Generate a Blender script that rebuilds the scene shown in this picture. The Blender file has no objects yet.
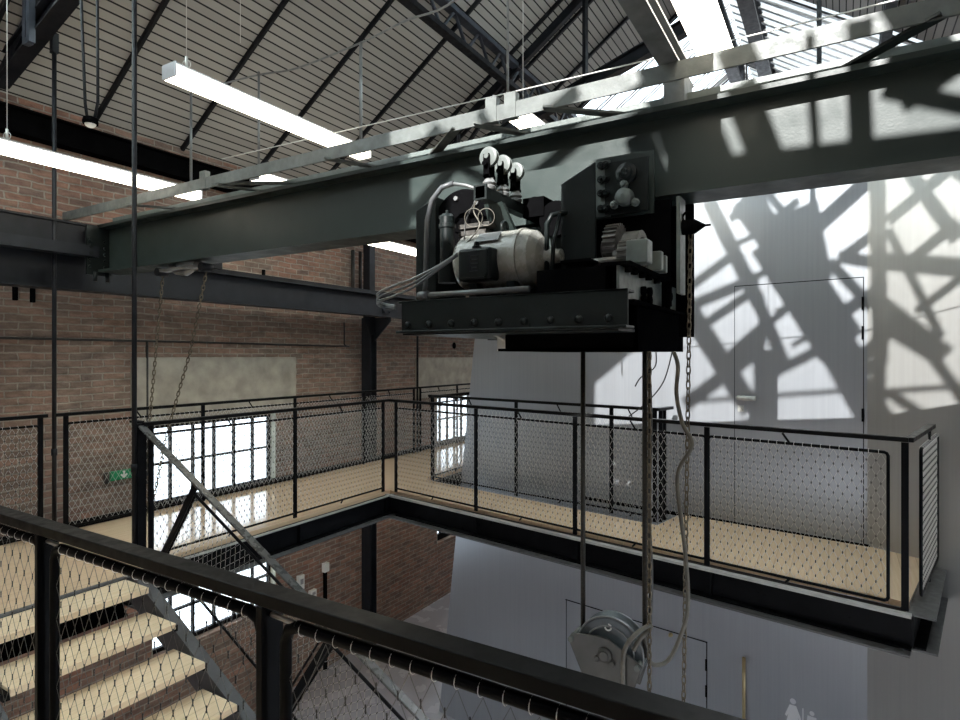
import bpy, math, random
from mathutils import Vector, Matrix
random.seed(7)
S = bpy.context.scene
COL = S.collection
V = Vector
PI = math.pi

# ------------------------------------------------------------------ materials
def mat(name, base=(.5,.5,.5), rough=.5, metal=0.0, spec=.5, emit=None, estr=0.0):
    m = bpy.data.materials.new(name); m.use_nodes = True
    b = m.node_tree.nodes['Principled BSDF']
    b.inputs['Base Color'].default_value = (*base, 1)
    b.inputs['Roughness'].default_value = rough
    b.inputs['Metallic'].default_value = metal
    b.inputs['Specular IOR Level'].default_value = spec
    if emit:
        b.inputs['Emission Color'].default_value = (*emit, 1)
        b.inputs['Emission Strength'].default_value = estr
    return m

class NT:
    def __init__(s, m):
        s.t = m.node_tree; s.n = s.t.nodes; s.l = s.t.links; s.b = s.n['Principled BSDF']
    def new(s, typ, **kw):
        n = s.n.new(typ)
        for k, v in kw.items(): setattr(n, k, v)
        return n
    def link(s, a, b): s.l.new(a, b)
    def coord(s): return s.new('ShaderNodeTexCoord').outputs['Object']
    def mapping(s, vec, scale=(1,1,1), rot=(0,0,0)):
        n = s.new('ShaderNodeMapping'); s.link(vec, n.inputs['Vector'])
        n.inputs['Scale'].default_value = scale; n.inputs['Rotation'].default_value = rot
        return n.outputs['Vector']
    def noise(s, vec, scale, detail=4, rough=.55):
        n = s.new('ShaderNodeTexNoise'); s.link(vec, n.inputs['Vector'])
        n.inputs['Scale'].default_value = scale; n.inputs['Detail'].default_value = detail
        n.inputs['Roughness'].default_value = rough
        return n.outputs['Fac']
    def ramp(s, fac, stops):
        n = s.new('ShaderNodeValToRGB'); s.link(fac, n.inputs['Fac'])
        e = n.color_ramp.elements
        while len(e) < len(stops): e.new(.5)
        for i, (p, c) in enumerate(stops):
            e[i].position = p; e[i].color = (*c, 1) if len(c) == 3 else c
        return n.outputs['Color']
    def mix(s, fac, a, b, mode='MIX'):
        n = s.new('ShaderNodeMix', data_type='RGBA', blend_type=mode)
        if hasattr(fac, 'is_output'): s.link(fac, n.inputs[0])
        else: n.inputs[0].default_value = fac
        for v, i in ((a, 6), (b, 7)):
            if hasattr(v, 'is_output'): s.link(v, n.inputs[i])
            else: n.inputs[i].default_value = (*v, 1)
        return n.outputs[2]
    def math(s, op, a, b=None):
        n = s.new('ShaderNodeMath', operation=op)
        for v, i in ((a, 0), (b, 1)):
            if v is None: continue
            if hasattr(v, 'is_output'): s.link(v, n.inputs[i])
            else: n.inputs[i].default_value = v
        return n.outputs[0]
    def sep(s, vec):
        n = s.new('ShaderNodeSeparateXYZ'); s.link(vec, n.inputs[0]); return n.outputs
    def comb(s, x, y, z):
        n = s.new('ShaderNodeCombineXYZ')
        for v, i in ((x, 0), (y, 1), (z, 2)):
            if hasattr(v, 'is_output'): s.link(v, n.inputs[i])
            else: n.inputs[i].default_value = v
        return n.outputs[0]
    def bump(s, h, strength=.3, dist=.01):
        n = s.new('ShaderNodeBump'); s.link(h, n.inputs['Height'])
        n.inputs['Strength'].default_value = strength; n.inputs['Distance'].default_value = dist
        s.link(n.outputs[0], s.b.inputs['Normal'])

def noisy(name, base, rough, metal=0., amp=.35, scale=9., bump=0., bscale=60., spec=.5):
    m = mat(name, base, rough, metal, spec); t = NT(m)
    c = t.coord(); f = t.noise(c, scale, 5)
    lo = tuple(x*(1-amp) for x in base); hi = tuple(min(1, x*(1+amp)) for x in base)
    t.link(t.ramp(f, [(.3, lo), (.7, hi)]), t.b.inputs['Base Color'])
    r = t.ramp(t.noise(c, scale*2.3, 4), [(.3, (rough*.75,)*3), (.7, (min(1, rough*1.25),)*3)])
    t.link(r, t.b.inputs['Roughness'])
    if bump: t.bump(t.noise(c, bscale, 3), bump, .004)
    return m

def brick_mat():
    m = mat('aged_brick', rough=.9); t = NT(m)
    c = t.coord(); x, y, z = t.sep(c)[:3]
    xy = t.math('ADD', x, y)
    wob = t.noise(c, 2.5, 3)
    v = t.comb(t.math('ADD', xy, t.math('MULTIPLY', t.noise(c, 7, 3), .05)), t.math('ADD', z, t.math('ADD', t.math('MULTIPLY', t.noise(c, 1.3, 2), .06), t.math('MULTIPLY', t.noise(c, 9, 3), .022))), 0)
    def brick(c1, c2, mo):
        br = t.new('ShaderNodeTexBrick'); t.link(v, br.inputs['Vector'])
        br.inputs['Scale'].default_value = 1.0
        br.inputs['Brick Width'].default_value = .23; br.inputs['Row Height'].default_value = .075
        br.inputs['Mortar Size'].default_value = .011; br.inputs['Mortar Smooth'].default_value = .6
        br.inputs['Color1'].default_value = (*c1, 1); br.inputs['Color2'].default_value = (*c2, 1); br.inputs['Mortar'].default_value = (*mo, 1)
        br.inputs['Bias'].default_value = -.1
        return br
    br = brick((.30, .145, .10), (.15, .095, .08), (.31, .27, .225))
    old = brick((.30, .215, .165), (.23, .185, .15), (.34, .295, .24))
    blot = t.ramp(t.noise(c, 1.1, 6, .65), [(.36, (0,)*3), (.66, (1,)*3)])
    # the storey between gallery and runway girder keeps its old pale render wash
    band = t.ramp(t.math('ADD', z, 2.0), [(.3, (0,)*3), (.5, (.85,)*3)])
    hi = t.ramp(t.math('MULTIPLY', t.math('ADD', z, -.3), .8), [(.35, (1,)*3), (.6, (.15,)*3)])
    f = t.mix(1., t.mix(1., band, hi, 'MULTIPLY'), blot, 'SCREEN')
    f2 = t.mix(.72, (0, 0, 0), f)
    col = t.mix(f2, br.outputs['Color'], old.outputs['Color'])
    dirt = t.ramp(t.noise(t.mapping(c, (3, 3, 9)), 1.6, 7, .7), [(.3, (.55,)*3), (.72, (1.3,)*3)])
    col = t.mix(1., col, dirt, 'MULTIPLY')
    t.link(col, t.b.inputs['Base Color'])
    h = t.math('ADD', br.outputs['Fac'], t.math('MULTIPLY', t.noise(c, 45, 4), -.8))
    t.bump(t.math('MULTIPLY', h, -1.), .7, .012)
    return m

def silver_mat(name, base, rough):
    m = mat(name, base, rough, .72, .5); t = NT(m)
    c = t.coord()
    st = t.noise(t.mapping(c, (14, 14, .25)), 3., 5, .6)
    cloud = t.noise(t.mapping(c, (.5, .5, .35)), 1.4, 3)
    k = t.mix(.5, t.ramp(st, [(.25, tuple(x*.9 for x in base)), (.75, tuple(min(1, x*1.1) for x in base))]),
              t.ramp(cloud, [(.3, tuple(x*.92 for x in base)), (.7, tuple(min(1, x*1.08) for x in base))]))
    t.link(k, t.b.inputs['Base Color'])
    t.link(t.ramp(st, [(.2, (rough*.9,)*3), (.8, (rough*1.12,)*3)]), t.b.inputs['Roughness'])
    t.b.inputs['Anisotropic'].default_value = .4
    t.bump(t.noise(t.mapping(c, (1, 1, .3)), 1.6, 3), .04, .02)
    return m

def ceiling_mat():
    m = mat('ceiling_slats', rough=.8); t = NT(m)
    c = t.coord(); x, y, z = t.sep(c)[:3]
    fr = t.math('FRACT', t.math('MULTIPLY', y, 1/.084))
    gap = t.math('LESS_THAN', fr, .17)
    idx = t.math('FLOOR', t.math('MULTIPLY', y, 1/.084))
    v = t.ramp(t.noise(t.comb(t.math('MULTIPLY', x, .3), idx, 0), .9, 3), [(.3, (.335, .315, .29)), (.7, (.43, .41, .375))])
    col = t.mix(gap, v, (.008, .008, .008))
    t.link(col, t.b.inputs['Base Color'])
    return m

def wood_mat(name, a, b, along='x'):
    m = mat(name, rough=.14, spec=.7); t = NT(m)
    c = t.coord(); x, y, z = t.sep(c)[:3]
    sc = (1.2, 26, 26) if along == 'x' else (26, 1.2, 26)
    g = t.noise(t.mapping(c, sc), 2.2, 6, .6)
    col = t.ramp(g, [(.3, a), (.7, b)])
    w = .12
    p = t.math('FRACT', t.math('MULTIPLY', y if along == 'x' else x, 1/w))
    seam = t.math('LESS_THAN', p, .03)
    col = t.mix(t.math('MULTIPLY', seam, .35), col, (.12, .08, .04))
    t.link(col, t.b.inputs['Base Color'])
    m.node_tree.nodes['Principled BSDF'].inputs['Coat Weight'].default_value = .5 if name == 'bamboo_deck' else 0
    m.node_tree.nodes['Principled BSDF'].inputs['Coat Roughness'].default_value = .06
    return m

def glass_mat(name, tint=(.97, .98, .98), gl=.08):
    m = bpy.data.materials.new(name); m.use_nodes = True
    t = m.node_tree; t.nodes.remove(t.nodes['Principled BSDF'])
    out = t.nodes['Material Output']
    tr = t.nodes.new('ShaderNodeBsdfTransparent'); tr.inputs[0].default_value = (*tint, 1)
    g = t.nodes.new('ShaderNodeBsdfGlossy'); g.inputs['Roughness'].default_value = .03
    mx = t.nodes.new('ShaderNodeMixShader'); mx.inputs[0].default_value = gl
    t.links.new(tr.outputs[0], mx.inputs[1]); t.links.new(g.outputs[0], mx.inputs[2])
    t.links.new(mx.outputs[0], out.inputs['Surface'])
    return m

def translucent_mat(name, col, k):
    m = bpy.data.materials.new(name); m.use_nodes = True
    t = m.node_tree; t.nodes.remove(t.nodes['Principled BSDF'])
    out = t.nodes['Material Output']
    tl = t.nodes.new('ShaderNodeBsdfTranslucent'); tl.inputs[0].default_value = (*col, 1)
    g = t.nodes.new('ShaderNodeBsdfTransparent'); g.inputs[0].default_value = (*col, 1)
    mx = t.nodes.new('ShaderNodeMixShader'); mx.inputs[0].default_value = k
    t.links.new(tl.outputs[0], mx.inputs[1]); t.links.new(g.outputs[0], mx.inputs[2])
    t.links.new(mx.outputs[0], out.inputs['Surface'])
    return m

M = {}
M['brick'] = brick_mat()
M['silver'] = silver_mat('brushed_silver_cladding', (.345, .365, .395), .36)
M['silver_side'] = silver_mat('brushed_silver_warm_reflection', (.37, .37, .36), .38)  # same cladding, its warmer reflections put into the base colour
M['ceiling'] = ceiling_mat()
M['deck'] = wood_mat('bamboo_deck', (.74, .53, .345), (.84, .64, .44), 'x')
M['tread'] = wood_mat('bamboo_tread', (.82, .635, .42), (.91, .75, .53), 'x')
M['black'] = noisy('black_painted_steel', (.0055, .0058, .0068), .36, 0, .3, 7, spec=.06)
M['blackm'] = noisy('matt_black_steel', (.0032, .0032, .0035), .6, 0, .3, 7, spec=0)
M['railtop'] = noisy('charcoal_handrail_paint', (.0055, .0056, .0059), .40, 0, .2, 14, spec=.10)
M['girderblue'] = noisy('blue_black_girder_paint', (.012, .014, .018), .45, 0, .3, 5, spec=.25)
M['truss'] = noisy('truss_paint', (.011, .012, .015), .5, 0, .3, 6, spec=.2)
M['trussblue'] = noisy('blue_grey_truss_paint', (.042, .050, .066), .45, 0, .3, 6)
M['green'] = noisy('dark_green_machine_paint', (.026, .036, .0335), .40, 0, .05, 3, .10, 90, spec=.3)
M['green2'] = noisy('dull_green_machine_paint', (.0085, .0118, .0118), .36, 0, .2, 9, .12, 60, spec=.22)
M['greenlit'] = noisy('lit_green_machine_paint', (.10, .118, .11), .42, 0, .25, 12, .2, 60)  # lit copy of the green paint, brightness put into the colour
M['bar'] = noisy('galvanised_grey_green_bar', (.095, .105, .10), .5, 0, .25, 12, .25, 80)
M['motor'] = noisy('motor_grey_paint', (.26, .26, .235), .27, 0, .08, 14, .12, 60)
M['steelgrey'] = noisy('weathered_grey_steel', (.20, .205, .205), .42, .35, .25, 9)
M['stringer'] = noisy('grey_stair_stringer', (.075, .077, .083), .45, 0, .2, 9)
M['flange'] = noisy('grey_flange_paint', (.085, .085, .088), .42, 0, .2, 9)
M['gear'] = noisy('greasy_gear_iron', (.09, .085, .078), .4, .5, .4, 20)
M['white'] = mat('white_enamel', (.75, .75, .72), .35)
M['wheelwhite'] = noisy('pale_collector_wheel', (.095, .108, .102), .45, 0, .2, 15)
M['wire'] = mat('stainless_wire', (.62, .61, .58), .4, .35)
M['wiregrey'] = mat('grey_steel_wire', (.20, .20, .19), .4, .4)
M['knot'] = mat('wire_ferrule', (.05, .05, .05), .45, .4)
M['lace'] = mat('white_lacing_wire', (.9, .9, .88), .4, 0)
M['rope'] = noisy('dark_wire_rope', (.030, .027, .022), .6, .2, .4, 60)
M['chain'] = noisy('brown_chain_steel', (.135, .110, .075), .45, .5, .4, 30)
M['cable'] = noisy('dull_grey_cable', (.115, .105, .085), .5, 0, .3, 20)
M['hose'] = noisy('grey_black_hose', (.075, .08, .085), .4, 0, .2, 12)
M['cabledark'] = noisy('black_rubber_cable', (.025, .024, .022), .45, 0, .3, 20)
M['block'] = noisy('olive_grey_block_paint', (.065, .065, .06), .42, .1, .2, 12)
M['sheave'] = noisy('blue_grey_sheave_paint', (.085, .10, .11), .4, .2, .25, 12)
M['concrete'] = noisy('old_concrete', (.36, .33, .275), .9, 0, .22, 5, .4, 40)
M['floor'] = noisy('polished_concrete_floor', (.40, .40, .44), .25, 0, .05, 1.2)
M['plaster'] = noisy('pale_plaster_panel', (.42, .42, .34), .85, 0, .15, 6)
M['lamp'] = mat('lamp_diffuser', (.9, .9, .86), .5, emit=(1, .93, .76), estr=6.)
M['lampbody'] = noisy('lamp_housing_grey', (.30, .30, .31), .4, .4, .1, 9)
M['exit'] = mat('exit_sign_green', (.015, .30, .12), .45)
M['trim'] = noisy('pale_sunlit_edge_and_handle', (.42, .42, .40), .45, .2, .15, 12)  # pale colour stands for sunlight on the deck edge; also the handle metal
M['railgrey'] = noisy('grey_flat_handrail', (.065, .066, .066), .28, 0, .12, 9)
M['pict'] = mat('pale_grey_print', (.62, .63, .66), .5)
M['brass'] = mat('brass_pole', (.45, .36, .20), .4, .6)
M['glass'] = glass_mat('window_glass')
M['corr'] = translucent_mat('white_corrugated_rooflight', (.33, .335, .325), .10)
M['dimglass'] = glass_mat('fill_dimming_glass', (.5, .5, .5), .02)  # grey tint added to cut sky fill through the unseen opening
M['fillsheet'] = translucent_mat('fill_light_sheet', (.62, .66, .66), 0.)
M['rooflight'] = glass_mat('rooflight_glass', (.95, .97, .97), .05)

# ------------------------------------------------------------------ mesh builder
class MB:
    def __init__(s): s.v = []; s.f = []; s.sm = []
    def add(s, vs, fs, smooth=False):
        o = len(s.v); s.v += [V(p) for p in vs]
        for f in fs: s.f.append([i+o for i in f]); s.sm.append(smooth)
        return s
    def box(s, a, b):
        x0, y0, z0 = a; x1, y1, z1 = b
        vs = [(x0,y0,z0),(x1,y0,z0),(x1,y1,z0),(x0,y1,z0),(x0,y0,z1),(x1,y0,z1),(x1,y1,z1),(x0,y1,z1)]
        return s.add(vs, [(0,3,2,1),(4,5,6,7),(0,1,5,4),(1,2,6,5),(2,3,7,6),(3,0,4,7)])
    def bar(s, p, q, w, h, up=(0,0,1)):
        """box beam from p to q, w sideways, h along up; p-q is its axis"""
        p, q = V(p), V(q); d = (q-p).normalized(); u = V(up)
        if abs(d.dot(u)) > .999: u = V((1,0,0))
        sd = d.cross(u).normalized(); u = sd.cross(d).normalized()
        vs = []
        for c in (p, q):
            for a, b in ((-1,-1),(1,-1),(1,1),(-1,1)): vs.append(c + sd*(a*w/2) + u*(b*h/2))
        return s.add(vs, [(0,1,2,3),(7,6,5,4),(0,4,5,1),(1,5,6,2),(2,6,7,3),(3,7,4,0)])
    def ibeam(s, p, q, w, h, tf=.018, tw=.014, up=(0,0,1)):
        p, q = V(p), V(q); u = V(up); o = u*(h/2-tf/2)
        s.bar(p+o, q+o, w, tf, up); s.bar(p-o, q-o, w, tf, up); s.bar(p, q, tw, h-tf*1.9, up); return s
    def tube(s, pts, r, n=8, caps=True):
        pts = [V(p) for p in pts]; m = len(pts); base = len(s.v); rings = []
        prev = None
        for i in range(m):
            if i == 0: d = pts[1]-pts[0]
            elif i == m-1: d = pts[-1]-pts[-2]
            else: d = (pts[i+1]-pts[i]).normalized() + (pts[i]-pts[i-1]).normalized()
            d = d.normalized() if d.length > 1e-9 else V((0,0,1))
            if prev is None:
                a = V((0,0,1)) if abs(d.z) < .9 else V((1,0,0))
                a = (a - d*a.dot(d)).normalized()
            else:
                a = prev - d*prev.dot(d)
                a = a.normalized() if a.length > 1e-6 else V((1,0,0))
            prev = a; b = d.cross(a)
            rr = r[i] if isinstance(r, (list, tuple)) else r
            rings.append([pts[i] + a*(rr*math.cos(2*PI*k/n)) + b*(rr*math.sin(2*PI*k/n)) for k in range(n)])
        vs = [p for rg in rings for p in rg]; fs = []
        for i in range(m-1):
            for k in range(n):
                k2 = (k+1) % n
                fs.append((i*n+k, i*n+k2, (i+1)*n+k2, (i+1)*n+k))
        s.add(vs, fs, True)
        if caps:
            s.f.append([base+k for k in range(n)][::-1]); s.sm.append(False)
            s.f.append([base+(m-1)*n+k for k in range(n)]); s.sm.append(False)
        return s
    def cyl(s, p, q, r, n=20): return s.tube([p, q], r, n)
    def lathe(s, p, axis, prof, n=28):
        """prof: list of (distance along axis, radius)"""
        ax = V(axis).normalized(); p = V(p)
        return s.tube_prof([(p+ax*a, r) for a, r in prof], ax, n)
    def tube_prof(s, pr, ax, n):
        a = V((0,0,1)) if abs(ax.z) < .9 else V((1,0,0))
        a = (a-ax*a.dot(ax)).normalized(); b = ax.cross(a)
        for i in range(len(pr)-1):
            vs = []
            for c, r in (pr[i], pr[i+1]):
                vs += [c + a*(r*math.cos(2*PI*k/n)) + b*(r*math.sin(2*PI*k/n)) for k in range(n)]
            s.add(vs, [(k, (k+1)%n, n+(k+1)%n, n+k) for k in range(n)], True)
        base = len(s.v)
        for (c, r), rev in ((pr[0], True), (pr[-1], False)):
            if r > 1e-4:
                vs = [c + a*(r*math.cos(2*PI*k/n)) + b*(r*math.sin(2*PI*k/n)) for k in range(n)]
                s.add(vs, [list(range(n))[::-1] if rev else list(range(n))])
        return s
    def prism(s, poly, ext):
        """extrude a polygon (list of 3D points) by vector ext"""
        n = len(poly); e = V(ext)
        vs = [V(p) for p in poly] + [V(p)+e for p in poly]
        fs = [list(range(n))[::-1], list(range(n, 2*n))] + [(i, (i+1)%n, n+(i+1)%n, n+i) for i in range(n)]
        return s.add(vs, fs)
    def torus(s, c, axis, R, r, n=14, m=6, arc=2*PI, start=None):
        ax = V(axis).normalized(); a = V(start) if start else (V((0,0,1)) if abs(ax.z) < .9 else V((1,0,0)))
        a = (a-ax*a.dot(ax)).normalized(); b = ax.cross(a); c = V(c)
        k = n if arc >= 2*PI-1e-6 else n+1
        pts = [c + a*(R*math.cos(arc*i/n)) + b*(R*math.sin(arc*i/n)) for i in range(k)]
        if k == n: pts.append(pts[0])
        return s.tube(pts, r, m, False)
    def build(s, name, m, parent=None, smooth=None):
        org = V((0,0,0)); o = parent
        while o is not None: org += o.location; o = o.parent
        me = bpy.data.meshes.new(name)
        me.from_pydata([p-org for p in s.v], [], s.f)
        me.polygons.foreach_set('use_smooth', s.sm if smooth is None else [smooth]*len(s.f))
        me.materials.append(M[m] if isinstance(m, str) else m)
        me.validate(); me.update()
        ob = bpy.data.objects.new(name, me); COL.objects.link(ob); ob.parent = parent
        return ob

def bevel(o, w, seg=2):
    b = o.modifiers.new('bevel', 'BEVEL'); b.width = w; b.segments = seg; b.limit_method = 'ANGLE'
    return o
def tag(o, label, cat, group=None, kind=None):
    o['label'] = label; o['category'] = cat
    if group: o['group'] = group
    if kind: o['kind'] = kind
    return o
def thing(name, label, cat, loc=(0,0,0), group=None):
    o = bpy.data.objects.new(name, None); COL.objects.link(o); o.location = loc; o.empty_display_size = .1
    return tag(o, label, cat, group)
def dup(root, loc, label=None):
    r = root.copy(); COL.objects.link(r); r.location = loc
    if label: r['label'] = label
    for ch in list(root.children):
        c = ch.copy(); COL.objects.link(c); c.parent = r
        for g in ch.children:
            d = g.copy(); COL.objects.link(d); d.parent = c
    return r
def struct(name, mb, m, parent=None):
    o = mb.build(name, m, parent)
    if parent is None: o['kind'] = 'structure'
    return o

# ------------------------------------------------------------------ the setting
YW = 7.0; ZF = -4.95; ZD = -1.62; ZR = -.52
RIDGE = 1.685; PITCH = .69
def roof(y): return 2.57 + PITCH*(YW-y) if y > RIDGE else 2.57 + PITCH*(YW-RIDGE) - PITCH*(RIDGE-y)
YR = -3.6; X0 = -9.0; X1 = 17.0
SD = V((math.sin(math.radians(9)), math.cos(math.radians(9)), 0)); SN = V((SD.y, -SD.x, 0))
SO = V((6.22, .65, 0))
def SP(s_, z, off=0.): return SO + SD*s_ - SN*off + V((0,0,z))   # a point on the silver facade, off = proud towards the hall

w = MB().box((X0, YR-.2, ZF-.2), (X1, YW+.4, ZF)); struct('floor', w, 'floor')
# brick wall with two tall windows
WIN = [(4.10, 5.92), (9.97, 11.62)]; WZ0, WZ1 = -3.60, -.83
WB = [-3.60, -3.80]
w = MB()
w.box((X0, YW, ZF), (X1, YW+.155, -3.8)); w.box((X0, YW, WZ1), (X1, YW+.155, 2.75))
xs = [X0] + [t for q in WIN for t in q] + [X1]
for i in range(0, len(xs), 2): w.box((xs[i], YW, -3.8), (xs[i+1], YW+.155, WZ1))
w.box((WIN[0][0], YW, -3.8), (WIN[0][1], YW+.155, WZ0))
struct('wall_left', w, 'brick')
for i, (a, b) in enumerate(WIN):
    fr = MB(); n = 6; WZ0 = WB[i]
    def fb(x0, z0, x1, z1): fr.box((x0, YW+.10, z0), (x1, YW+.15, z1))
    fb(a, WZ0, a+.045, WZ1); fb(b-.045, WZ0, b, WZ1); fb(a, WZ0, b, WZ0+(.05, .13)[i]); fb(a, WZ1-.05, b, WZ1)
    for k in range(1, n): x = a+(b-a)*k/n; fb(x-.013, WZ0, x+.013, WZ1)
    zs = [-1.315, -1.79, -2.27, -2.72, -3.17]
    for z in zs: fb(a, z-(.03 if z == -1.79 else .014), b, z+(.03 if z == -1.79 else .014))
    wo = struct('window_%d' % (i+1), fr, 'black'); 
    MB().box((a, YW+.12, WZ0), (b, YW+.126, WZ1)).build('pane', 'glass', wo)
    for x in (a-.004, b-.008): MB().box((x, YW-.004, WZ0), (x+.012, YW+.10, WZ1)).build('reveal', 'plaster', wo)
    if i == 1: MB().box((a, YW+.06, -2.45), (b, YW+.10, -1.84)).build('spandrel_panel', 'plaster', wo)
# gable end, right wall and far end; unseen low openings added for fill light
w = MB().box((X0-.3, YR-.2, -1.9), (X0, YW+.4, 6.4)); w.box((X0-.3, YR-.2, ZF), (X0, YW+.4, -4.5))
for y in (YR-.2, -1.2, 1.6, 4.4): w.box((X0-.3, y, -4.5), (X0, y+1.5, -1.9))
w.box((X0-.3, 6.9, -4.5), (X0, YW+.4, -1.9))
struct('wall_rear', w, 'brick')
w = MB()
w.box((X0, YR-.3, ZF), (X1, YR, -4.2)); w.box((X0, YR-.3, -2.1), (X1, YR, 2.7))
for x in (X0, -6.0, -3.4, -.8, 1.8, 4.4): w.box((x, YR-.3, -4.2), (x+.5 if x < 4 else X1, YR, -2.1))
struct('wall_right', w, 'brick')
w = MB().box((X1, YR-.2, ZF), (X1+.3, YW+.4, 2.8)); struct('wall_front', w, 'brick')

# ceiling boards: both slopes, with an unseen opening shaped to admit the sun and the glazed far bay left open
def slab(mb, x0, x1, y0, y1, th=.07):
    p = [(x0, y0, roof(y0)), (x1, y0, roof(y0)), (x1, y1, roof(y1)), (x0, y1, roof(y1))]
    mb.prism(p, (0, 0, th))
XG = 10.35
w = MB()
def poly(mb, pts, th=.07): mb.prism([(x, y, roof(y)) for x, y in pts], (0, 0, th))
slab(w, X0, XG, 2.38, 3.2); slab(w, X0, XG, 6.1, YW+.6); slab(w, X0, -1.4, 3.2, 6.1); slab(w, 2.3, XG, 3.2, 6.1); poly(w, [(X0, RIDGE), (-6.8, RIDGE), (-6.85, 1.74), (-6.0, 1.78), (-5.05, 2.38), (X0, 2.38)]); slab(w, -3.3, XG, RIDGE, 2.38)
poly(w, [(X0, -1.7), (-1.8, -1.7), (-2.35, -1.2), (-3.8, .1), (-4.85, 1.08), (-6.2, 1.12), (-6.8, RIDGE), (X0, RIDGE)])
slab(w, 2.45, 3.6, YR-.3, RIDGE); slab(w, 7.4, XG, YR-.3, RIDGE); slab(w, 3.6, 7.4, .6, RIDGE); slab(w, 3.6, 7.4, YR-.3, -2.6); slab(w, X0, 2.45, YR-.3, -1.7)
slab(w, XG, X1, 5.2, YW+.4); slab(w, XG, X1, YR-.3, -2.2)
struct('ceiling', w, 'ceiling')
# far rooflights: glass with bars on the left slope, corrugated sheet on the right slope
w = MB(); x = XG+.02
while x < X1-.2:
    for dx in (0, .09): w.bar((x+dx, 5.2, roof(5.2)-.01), (x+dx, RIDGE, roof(RIDGE)-.01), .016, .022)
    x += .50
wo = struct('window_3', w, 'black')
g = MB(); p = [(XG, RIDGE, roof(RIDGE)+.02), (X1, RIDGE, roof(RIDGE)+.02), (X1, 5.2, roof(5.2)+.02), (XG, 5.2, roof(5.2)+.02)]
g.prism(p, (0, 0, .01)).build('pane', 'rooflight', wo)
w = MB(); n = 25*10; vs = []; fs = []
for i in range(n+1):
    xx = XG + (X1-XG)*i/n; dz = .045*math.sin(2*PI*xx/.27)
    vs += [(xx, RIDGE, roof(RIDGE)+dz), (xx, -2.25, roof(-2.25)+dz)]
for i in range(n): fs.append((2*i, 2*i+1, 2*i+3, 2*i+2))
w.add(vs, fs, True); wo = struct('window_4', w, 'corr')
w = MB(); xx = XG
while xx < X1-.1: w.bar((xx, RIDGE-.05, roof(RIDGE-.05)-.09), (xx, -2.25, roof(-2.25)-.09), .075, .03); xx += .27
w.build('corrugation_shade_bar', 'steelgrey', wo)  # grey bars added to imitate shading between the corrugations
g = MB().prism([(-1.4, 3.2, roof(3.2)), (2.3, 3.2, roof(3.2)), (2.3, 6.1, roof(6.1)), (-1.4, 6.1, roof(6.1))], (0, 0, .01)); struct('window_5', g, 'fillsheet')  # unseen translucent panel added to brighten the stairs
g = MB().prism([(3.6, -2.6, roof(-2.6)), (7.4, -2.6, roof(-2.6)), (7.4, .6, roof(.6)), (3.6, .6, roof(.6))], (0, 0, .01)); struct('window_6', g, 'fillsheet')  # unseen translucent panel added to light walkway and hoist from above
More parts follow.
